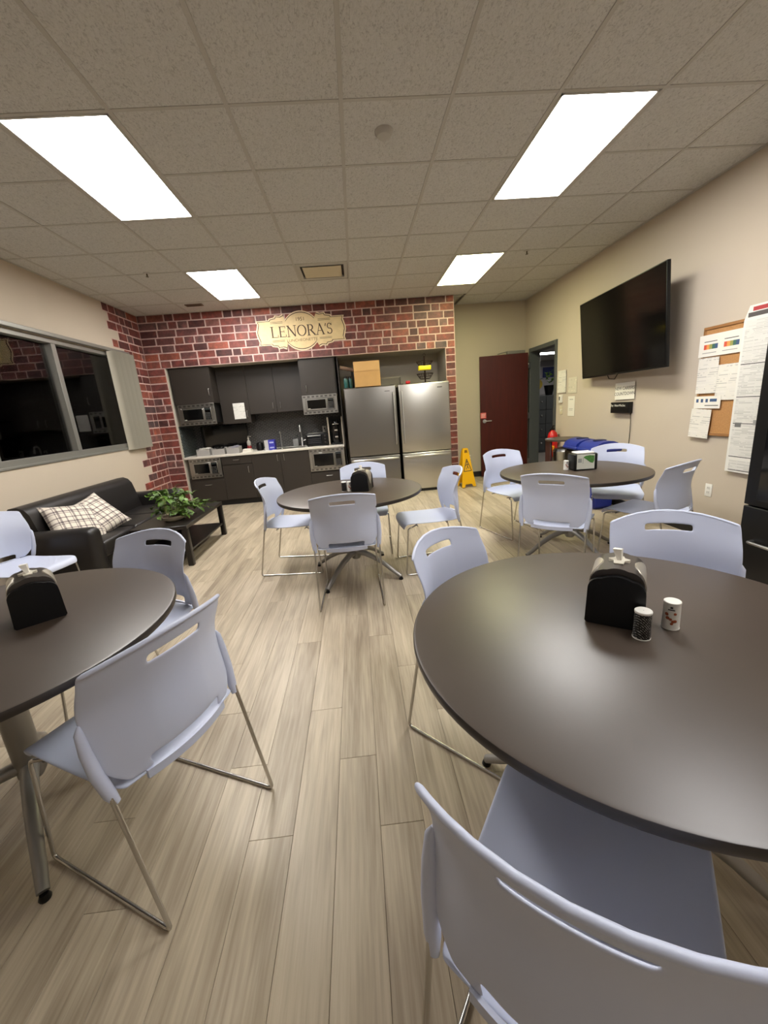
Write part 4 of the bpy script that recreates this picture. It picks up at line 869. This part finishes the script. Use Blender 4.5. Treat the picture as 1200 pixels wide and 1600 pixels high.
def G(ch, b, x):
    h = .155; z = -.075; s = .012
    def stem(xx, w=TK): seg(b, x+xx, z, x+xx, z+h, w)
    def ser(xx, zz, l=.05): seg(b, x+xx-l/2, z+zz, x+xx+l/2, z+zz, TN)
    if ch == 'L': stem(.02); ser(.02, h, .05); seg(b, x, z+.004, x+.105, z+.004, TN); seg(b, x+.105, z, x+.105, z+.038, TN); return .122
    if ch == 'E': stem(.02); seg(b, x, z+h-.004, x+.098, z+h-.004, TN); seg(b, x+.02, z+h*.52, x+.08, z+h*.52, TN); seg(b, x, z+.004, x+.105, z+.004, TN); seg(b, x+.098, z+h, x+.098, z+h-.032, TN); seg(b, x+.105, z, x+.105, z+.036, TN); seg(b, x+.08, z+h*.52-.016, x+.08, z+h*.52+.016, TN*.8); return .125
    if ch == 'N': stem(.018, TN+.002); seg(b, x+.014, z+h, x+.122, z, TK); stem(.122, TN+.002); ser(.014, h, .04); ser(.018, 0, .045); ser(.122, h, .045); return .150
    if ch == 'O': arcs(b, x+.075, z+h/2, .062, h/2-.002, 0, 360, TK, TN, 28); return .160
    if ch == 'R': stem(.02); ser(.02, 0, .05); seg(b, x, z+h-.004, x+.05, z+h-.004, TN); arcs(b, x+.05, z+h*.74, .036, h*.24, -90, 90, TK, TN); seg(b, x+.02, z+h*.5, x+.05, z+h*.5, TN); seg(b, x+.052, z+h*.5, x+.115, z+.002, TK); ser(.118, 0, .03); return .128
    if ch == 'A': seg(b, x+.022, z, x+.068, z+h, TN+.001); seg(b, x+.066, z+h+.004, x+.122, z, TK); seg(b, x+.036, z+h*.36, x+.104, z+h*.36, TN); ser(.022, 0, .04); ser(.122, 0, .045); return .132
    if ch == "'": seg(b, x+.02, z+h*.74, x+.03, z+h*1.0, .013); return .04
    if ch == 'S': arcs(b, x+.045, z+h*.74, .030, h*.235, 20, 270, TN+.005, TN+.002); arcs(b, x+.045, z+h*.27, .034, h*.25, -160, 90, TK-.004, TN+.002); seg(b, x+.078, z+h*.78, x+.078, z+h, TN*.8); seg(b, x+.01, z+h*.24, x+.01, z, TN*.8); return .09
b = bm_(); x = -.465
for ch in "LENORA'S": x += G(ch, b, x)
obj('lettering', b, brownInk, sg, smooth=0)
text('lettering', '1951', .075, brownInk, sg, (0, -.011, .165), (PI/2, 0, 0), .0015)
text('lettering', 'LUNCHEONETTE', .056, mat('faded_ink', (120, 92, 66), .7), sg, (0, -.011, -.135), (PI/2, 0, 0), .0015, sx=1.1)
b = bm_()
for s in (-1, 1):
    for zz in (.135, .155, -.125, -.142): seg(b, s*.27, zz*.95, s*.46, zz*.95, .005)
obj('rule_lines', b, brownInk, sg, smooth=0)
# ------------------------------------------------------------------ television
ya, xa, yb, xb = 3.78, 2.875, 5.42, 2.995
tvz = 2.02; ang = math.atan2(yb-ya, xb-xa)
tv = thing('television', 'large black wall-mounted television, switched off', 'television', ((xa+xb)/2, (ya+yb)/2, tvz), ang)
Wt, Ht = math.hypot(xb-xa, yb-ya)/2, .452
b = bm_(); rb_(b, -Wt, Wt, -.035, 0, -Ht, Ht, r=.006, seg=2); obj('casing', b, blackM, tv)
for v in tv.children: pass
b = bm_(); box(b, -Wt+.01, Wt-.01, 0, .002, -Ht+.02, Ht-.01); obj('screen', b, mat('screen_black', (5, 5, 6), .12, spec=.25), tv)
b = bm_(); rb_(b, -.5, .5, -.06, -.034, -.3, .2, r=.01); obj('rear_cover', b, blackM, tv)
b = bm_(); box(b, -.02, .02, .001, .004, -Ht+.005, -Ht+.014); obj('badge', b, gunM, tv)
b = bm_(); box(b, -.12, .12, -.195, -.05, -.15, .15); obj('wall_bracket', b, gunM, tv)
b = bm_(); tube(b, [(.30, -.05, -Ht+.02), (.24, -.04, -Ht-.04), (.12, -.04, -Ht-.05), (.05, -.05, -Ht+.02)], .005, 6); obj('hanging_cable', b, blackM, tv)
# rotate so that the local +Y (screen) points into the room (-X)
tv.rotation_euler = (math.radians(-4.5), 0, ang)
# ------------------------------------------------------------------ right wall papers (sheet local: x along wall away from camera = +Y world)
def sheet(name, y0, y1, z0, z1, m, label, cat='notice', roll=0, off=.002, th=.0012, parent=None):
    b = bm_(); w, h = (y1-y0)/2, (z1-z0)/2; box(b, -th, 0, -w, w, -h, h)
    o = obj(name, b, m, smooth=0, loc=(XR-off, (y0+y1)/2, (z0+z1)/2), rot=(math.radians(roll), 0, 0))
    if label: tag(o, label, cat)
    return o
t = thing('cork_board', 'wood-framed cork notice board on the right wall', 'notice board', (XR, 3.32, 1.405)); b = bm_(); box(b, -.012, -.001, -.30, .30, -.45, .45); obj('cork_sheet', b, corkM, t)
b = bm_()
for a in ((-.315, .315, .435, .46), (-.315, .315, -.46, -.435), (-.315, -.29, -.435, .435), (.29, .315, -.435, .435)): box(b, -.02, -.001, *a, bev=.003)
obj('board_frame', b, woodF, t)
pr1 = print_mat('print_a', (222, 217, 206), (176, 172, 166), .017, .16, dens=.55); pr2 = print_mat('print_b', (216, 213, 206), (172, 169, 164), .012, .12, dens=.6)
def cut(o, items):
    """flat print laid on a sheet, in sheet coordinates (y, z)"""
    for nm, y0, y1, z0, z1, m in items:
        b = bm_(); box(b, -.0020, -.0010, y0, y1, z0, z1); obj(nm, b, m, o, smooth=0)
tabs = [mat('p_red', (206, 84, 60), .6), mat('p_orange', (222, 150, 80), .6), mat('p_olive', (150, 150, 80), .6), mat('p_green', (60, 100, 86), .6), mat('p_blue', (60, 84, 120), .6)]
o = sheet('wide_chart', 3.235, 3.66, 1.62, 1.80, paperM, 'wide white chart sheet with two coloured bars on the cork board', roll=0, off=.022)
for s, c in ((1, .10), (-1, -.10)):
    cut(o, [('colour_block', c+.06-.028*k-.028, c+.06-.028*k, -.03, .01, tabs[k]) for k in range(5)]+[('caption', c-.07, c+.06, .03, .036, inkM)]+[('caption', c-.07, c+.07, -.062, -.056, mat('faint_ink', (150, 148, 144), .6))])
sheet('printed_sheet', 3.435, 3.645, 1.31, 1.61, pr1, 'left upper printed form below the coloured chart', off=.024)
sheet('printed_sheet', 3.22, 3.44, 1.25, 1.54, pr1, 'right upper printed form beside the tall poster', off=.022)
o = sheet('icon_strip', 3.37, 3.645, 1.18, 1.285, paperM, 'short paper strip with blue icons on the cork board', off=.026)
cut(o, [('icon', .09-.05*k, .115-.05*k, .0, .03, tabs[4]) for k in range(3)]+[('caption', -.1, -.03, .005, .03, tabs[4]), ('caption', -.12, .02, -.03, -.024, inkM)])
sheet('printed_page', 3.45, 3.665, .92, 1.175, pr1, 'printed page curling at the bottom left of the cork board', roll=3, off=.030)
tp = thing('tall_poster', 'tall multi-panel labour notice poster with a red banner', 'poster', (XR-.026, 3.08, 1.30)); b = bm_(); prism(b, [(-.19, -.64), (.165, -.64), (.165, .55), (.13, .65), (-.19, .65)], -.0015, 0, 'YZ'); obj('poster_sheet', b, whiteM, tp, smooth=0)
def pos(nm, y0, y1, z0, z1, m, th=.0022): b = bm_(); box(b, -th, -.0015, y0, y1, z0, z1); obj(nm, b, m, tp, smooth=0)
pos('red_banner', -.19, .10, .605, .635, mat('banner_red', (170, 50, 56), .6)); pos('dark_banner', -.19, .135, .565, .598, mat('banner_dark', (80, 74, 74), .6))
zz = .55
for k, hh in enumerate((.33, .25, .21, .27)):
    pos('text_panel', -.185, .145, zz-hh, zz-.008, pr2, .0019); pos('panel_rule', -.185, .145, zz-hh-.004, zz-hh+.002, inkM); zz -= hh
pos('text_panel', -.185, .135, -.62, zz-.03, pr2, .0019); pos('panel_rule', -.185, .135, -.625, -.62, inkM)
pos('grey_picture', .07, .125, -.27, -.235, mat('pic_grey', (110, 108, 106), .6), .0026); pos('grey_picture', -.09, -.03, -.25, -.21, mat('pic_grey2', (150, 148, 144), .6), .0026)
o = sheet('countdown_sign', 4.50, 4.85, 1.285, 1.475, paperM, 'white paper sign with two lines of capitals under the television', 'sign', off=.012, roll=-1)
text('lettering', 'NEW CAREERS', .052, inkM, o, (-.0022, 0, .03), (PI/2, 0, -PI/2), .0004); text('lettering', 'COUNTDOWN', .052, inkM, o, (-.0022, 0, -.03), (PI/2, 0, -PI/2), .0004)
t = thing('countdown_clock', 'black digital countdown clock box below the paper sign', 'clock', (XR, 4.69, 1.195)); b = bm_(); rb_(b, -.055, -.001, -.165, .165, -.062, .062, r=.004); obj('clock_case', b, blackM, t)
text('lettering', 'Day  Hour:Min:Sec', .036, whiteM, t, (-.0558, .03, .025), (PI/2, 0, -PI/2), .0004)
b = bm_(); tube(b, fillet([(XR-.02, 4.535, 1.15), (XR-.012, 4.53, 1.0), (XR-.010, 4.545, .6), (XR-.012, 4.50, .34)], .08, 5), .0035, 6); one('clock_cord', b, blackM, 'thin dark cord running down the wall from the countdown clock', 'cord')
t = thing('power_adapter', 'small black power adapter low on the right wall', 'adapter', (XR-.03, 4.50, .27)); b = bm_(); rb_(b, -.028, .028, -.03, .03, -.05, .05, r=.008); obj('adapter_case', b, blackM, t); b = bm_(); lathe(b, [(.008, .05), (.008, .08)], n=8); obj('strain_relief', b, blackM, t)
outlet('wall_outlet', 'white power outlet on the right wall below the cork board', (XR, 3.405, .455), (0, 0, -PI/2))
outlet('wall_outlet', 'white power outlet low on the right wall behind the far chair', (XR, 4.50, .27), (0, 0, -PI/2))
cal = sheet('wall_calendar', 6.03, 6.27, 1.42, 1.74, pr1, 'paper calendar hanging beside the door frame', 'calendar', off=.012, th=.006); cut(cal, [('red_margin', -.115, -.10, -.12, .12, tabs[0])])
b = bm_(); rb_(b, -.028, -.001, -.04, .04, -.06, .06, r=.006); t = thing('thermostat', 'white thermostat with dark display by the door frame', 'thermostat', (XR, 6.17, 1.33)); obj('case', b, whiteM, t); b = bm_(); box(b, -.0295, -.027, -.0, .025, -.02, .035); obj('display', b, blackG, t)
b = bm_(); rb_(b, -.008, -.001, -.04, .04, -.06, .06, r=.002); t = thing('light_switch', 'cream light switch plate under the thermostat', 'light switch', (XR, 6.17, 1.16)); obj('plate', b, mat('cream_plate', (206, 196, 168), .5), t); b = bm_(); box(b, -.014, -.007, -.008, .008, -.014, .014); obj('toggle', b, whiteM, t)
sheet('sketch_sheet', 5.74, 5.97, 1.40, 1.62, print_mat('faint_drawing', (202, 194, 176), (180, 172, 156), .05, .06, dens=.5), 'faint cream drawing sheet between calendar and television', off=.004)
o = sheet('info_page', 5.78, 5.965, 1.08, 1.36, paperM, 'white information page below the faint drawing sheet', off=.004); cut(o, [('caption', -.05, .05, .09, .1, mat('faint_ink', (150, 148, 144), .6)), ('caption', -.05, .06, -.04, -.034, mat('faint_ink', (150, 148, 144), .6)), ('caption', -.04, .06, -.06, -.054, mat('faint_ink', (150, 148, 144), .6))])
# ------------------------------------------------------------------ black cooler at the right edge
t = thing('black_cooler', 'tall black glass-door drinks cooler at the right photo edge', 'cooler', (2.48, 2.03, 0))
b = bm_(); rb_(b, .03, .62, -.40, .385, .03, 1.92, r=.01); obj('cabinet_body', b, blackM, t)
b = bm_(); rb_(b, 0, .032, -.40, .385, .62, 1.92, r=.006); d = obj('glass_door', b, blackM, t); b = bm_(); box(b, -.002, .002, -.33, .30, .66, 1.86); obj('glass_panel', b, mat('smoked_glass', (16, 17, 19), .12), d)
b = bm_(); rb_(b, 0, .032, -.40, .385, .05, .61, r=.006); d = obj('lower_drawer', b, blackM, t)
b = bm_(); tube(b, fillet([(0, .285, .39), (-.04, .285, .39), (-.04, -.30, .39), (0, -.30, .39)], .015, 4), .010, 10); obj('drawer_handle', b, steelM, d)
for y in (-.33, .32):
    for x in (.08, .56): b = bm_(); lathe(b, [(.02, 0), (.02, .032)], (x, y, 0), 10); obj('foot', b, blackM, t)
# ------------------------------------------------------------------ bins, stand, extinguisher, caution signs
def bin_(loc, bodym, label, rz=0):
    t = thing('recycling_bin', label, 'bin', loc, rz, 'recycling bins with blue lids')
    b = bm_(); bmesh.ops.create_cone(b, cap_ends=True, segments=4, radius1=.185, radius2=.23, depth=.70, matrix=Matrix.Translation((0, 0, .355)) @ Matrix.Rotation(PI/4, 4, 'Z'))
    bmesh.ops.bevel(b, geom=b.edges[:], offset=.03, segments=3, affect='EDGES'); obj('body', b, bodym, t)
    b = bm_(); rb_(b, -.178, .178, -.178, .178, .70, .745, r=.02); obj('lid_rim', b, blueM, t)
    b = bm_(); rings = []; n = 8
    for i in range(n+1):
        a = i/n; rings.append([b.verts.new((.165*math.cos(PI*a), y, .745+.085*math.sin(PI*a))) for y in (-.165, -.09, .09, .165)])
    for p, q in zip(rings, rings[1:]):
        for k in range(3): b.faces.new((p[k], p[k+1], q[k+1], q[k]))
    for k in (0, 3): b.faces.new([r[k] for r in rings] if k else [r[k] for r in rings][::-1])
    obj('lid_dome', b, blueM, t)
    b = bm_(); lathe(b, [(.07, .815), (.075, .832), (.065, .835), (.06, .82)], n=20, cap=False); bmesh.ops.create_circle(b, cap_ends=True, radius=.068, segments=20, matrix=Matrix.Translation((0, 0, .831))); obj('opening', b, mat('deep_blue', (16, 24, 70), .5), t)
bin_((2.90, 4.74, 0), blueM, 'blue recycling bin with blue lid behind the far television-table chair', math.radians(4))
bin_((2.90, 5.12, 0), blackM, 'black recycling bin with blue lid beside the small side table', math.radians(-2))
t = thing('side_table', 'small half-height dark round side table beside the open doorway', 'table', (2.885, 5.58, 0)); b = bm_(); lathe(b, [(.0001, .775), (.235, .775), (.242, .785), (.24, .80), (.0001, .80)], n=40, cap=False); obj('tabletop', b, topM, t)
b = bm_(); rb_(b, -.20, -.175, -.03, .13, 0, .775, r=.004, seg=1); obj('end_panel', b, mat('dark_maroon_wood', (52, 20, 22), .4), t)
b = bm_(); lathe(b, [(.02, 0), (.02, .775)], (-.02, -.19, 0), 14); obj('pole', b, silvM, t)
t = thing('steel_waste_can', 'round stainless waste can standing under the small side table', 'waste bin', (2.90, 5.60, 0)); b = bm_(); lathe(b, [(.13, 0), (.135, .01), (.14, .60), (.145, .62), (.12, .66), (.03, .68)], n=32); obj('can', b, steelM, t); b = bm_(); lathe(b, [(.137, .0), (.142, .002), (.142, .03), (.137, .032)], n=32, cap=False); obj('base_ring', b, blackM, t)
t = thing('fire_extinguisher', 'red fire extinguisher mounted on the wall by the doorway', 'fire extinguisher', (3.03, 6.20, .46)); b = bm_(); lathe(b, [(.055, 0), (.07, .015), (.073, .05), (.073, .32), (.06, .37), (.03, .40), (.022, .41)], n=28); obj('cylinder', b, redM, t)
b = bm_(); box(b, -.0745, -.06, -.03, .03, .18, .28); obj('label_plate', b, paperM, t)
b = bm_(); lathe(b, [(.022, .41), (.022, .44), (.012, .45)], n=12); tube(b, [(0, .02, .45), (-.02, -.06, .485), (-.02, -.09, .48)], .008, 6); tube(b, [(0, .02, .44), (-.02, -.06, .445), (-.02, -.09, .44)], .008, 6); obj('valve_handle', b, blackM, t)
b = bm_(); tube(b, [(0, .02, .43), (.0, .08, .42), (0, .095, .3), (0, .085, .12)], .011, 8); obj('hose', b, blackM, t)
b = bm_(); box(b, .06, .10, -.02, .02, .2, .34); obj('wall_hook', b, steelD, t)
# caution signs
def caution(loc, rz, label, sp=.10):
    t = thing('caution_sign', label, 'floor sign', loc, rz, 'yellow caution floor signs')
    for s in (-1, 1):
        tilt = Matrix.Translation((0, s*.012, .64)) @ Matrix.Rotation(s*math.atan2(sp, .64), 4, 'X') @ Matrix.Translation((0, 0, -.64))
        b = bm_()
        prism(b, [(-.055, .60), (-.04, .65), (.04, .65), (.055, .60), (.10, .22), (.13, .0), (.08, .0), (.06, .05), (-.06, .05), (-.08, .0), (-.13, .0), (-.10, .22)], -.008, .008, 'XZ', tilt)
        p = obj('panel', b, yellowM, t, smooth=20)
        b = bm_(); yy = s*.0085
        for (x0, z0, x1, z1) in ((0, .47, -.072, .27), (-.072, .27, .072, .27), (.072, .27, 0, .47)):
            d = Vector((x1-x0, z1-z0)); n = Vector((-d.y, d.x)).normalized()*.006
            prism(b, [(x0+n.x, z0+n.y), (x0-n.x, z0-n.y), (x1-n.x, z1-n.y), (x1+n.x, z1+n.y)], yy-.001, yy+.001, 'XZ', tilt)
        for (x0, z0, x1, z1, w) in ((0, .40, .005, .34, .014), (.005, .34, -.025, .30, .010), (.005, .34, .03, .31, .010), (0, .39, .032, .37, .008), (0, .39, -.03, .36, .008), (-.002, .41, .002, .43, .018)):
            d = Vector((x1-x0, z1-z0)); n = Vector((-d.y, d.x)).normalized()*w/2
            prism(b, [(x0+n.x, z0+n.y), (x0-n.x, z0-n.y), (x1-n.x, z1-n.y), (x1+n.x, z1+n.y)], yy-.001, yy+.001, 'XZ', tilt)
        obj('warning_triangle', b, inkM, p, smooth=0)
        b = bm_(); prism(b, [(-.03, .575), (-.022, .62), (.022, .62), (.03, .575)], yy-.001, yy+.001, 'XZ', tilt); obj('hand_hole', b, mat('hole_shadow', (120, 84, 10), .6), p, smooth=0)
    return t
caution((1.77, 6.70, 0), math.radians(14), 'yellow folding wet-floor sign standing by the brick pier')
caution((2.93, 5.98, 0), math.radians(60), 'yellow folding caution sign tucked behind the small side table', .04)
t = thing('paper_cup_stack', 'stack of white cups on the floor behind the wet-floor sign', 'cups', (1.90, 6.98, 0))
for k in range(9):
    b = bm_(); lathe(b, [(.028, k*.05), (.042, k*.05+.085), (.045, k*.05+.088), (.042, k*.05+.091)], n=20); obj('cup', b, whiteM, t)
# plant on the lockers in the next room
t = thing('locker_plant', 'small green plant in a dark pot on top of the lockers', 'plant', (4.86, 10.2, 1.39)); b = bm_(); lathe(b, [(.08, 0), (.12, .22), (.125, .24), (.10, .24)], n=20); obj('pot', b, blackM, t)
for k in range(26):
    a = R2.uniform(0, 2*PI); r = R2.uniform(0, .16); o = obj('leaf', R2.choice(LM), None, t, loc=(r*math.cos(a), r*math.sin(a), .26+R2.uniform(0, .3)), rot=(R2.uniform(-.3, 1), R2.uniform(-.5, .5), a-PI/2)); o.scale = (1.3, 1.3, 1.3)
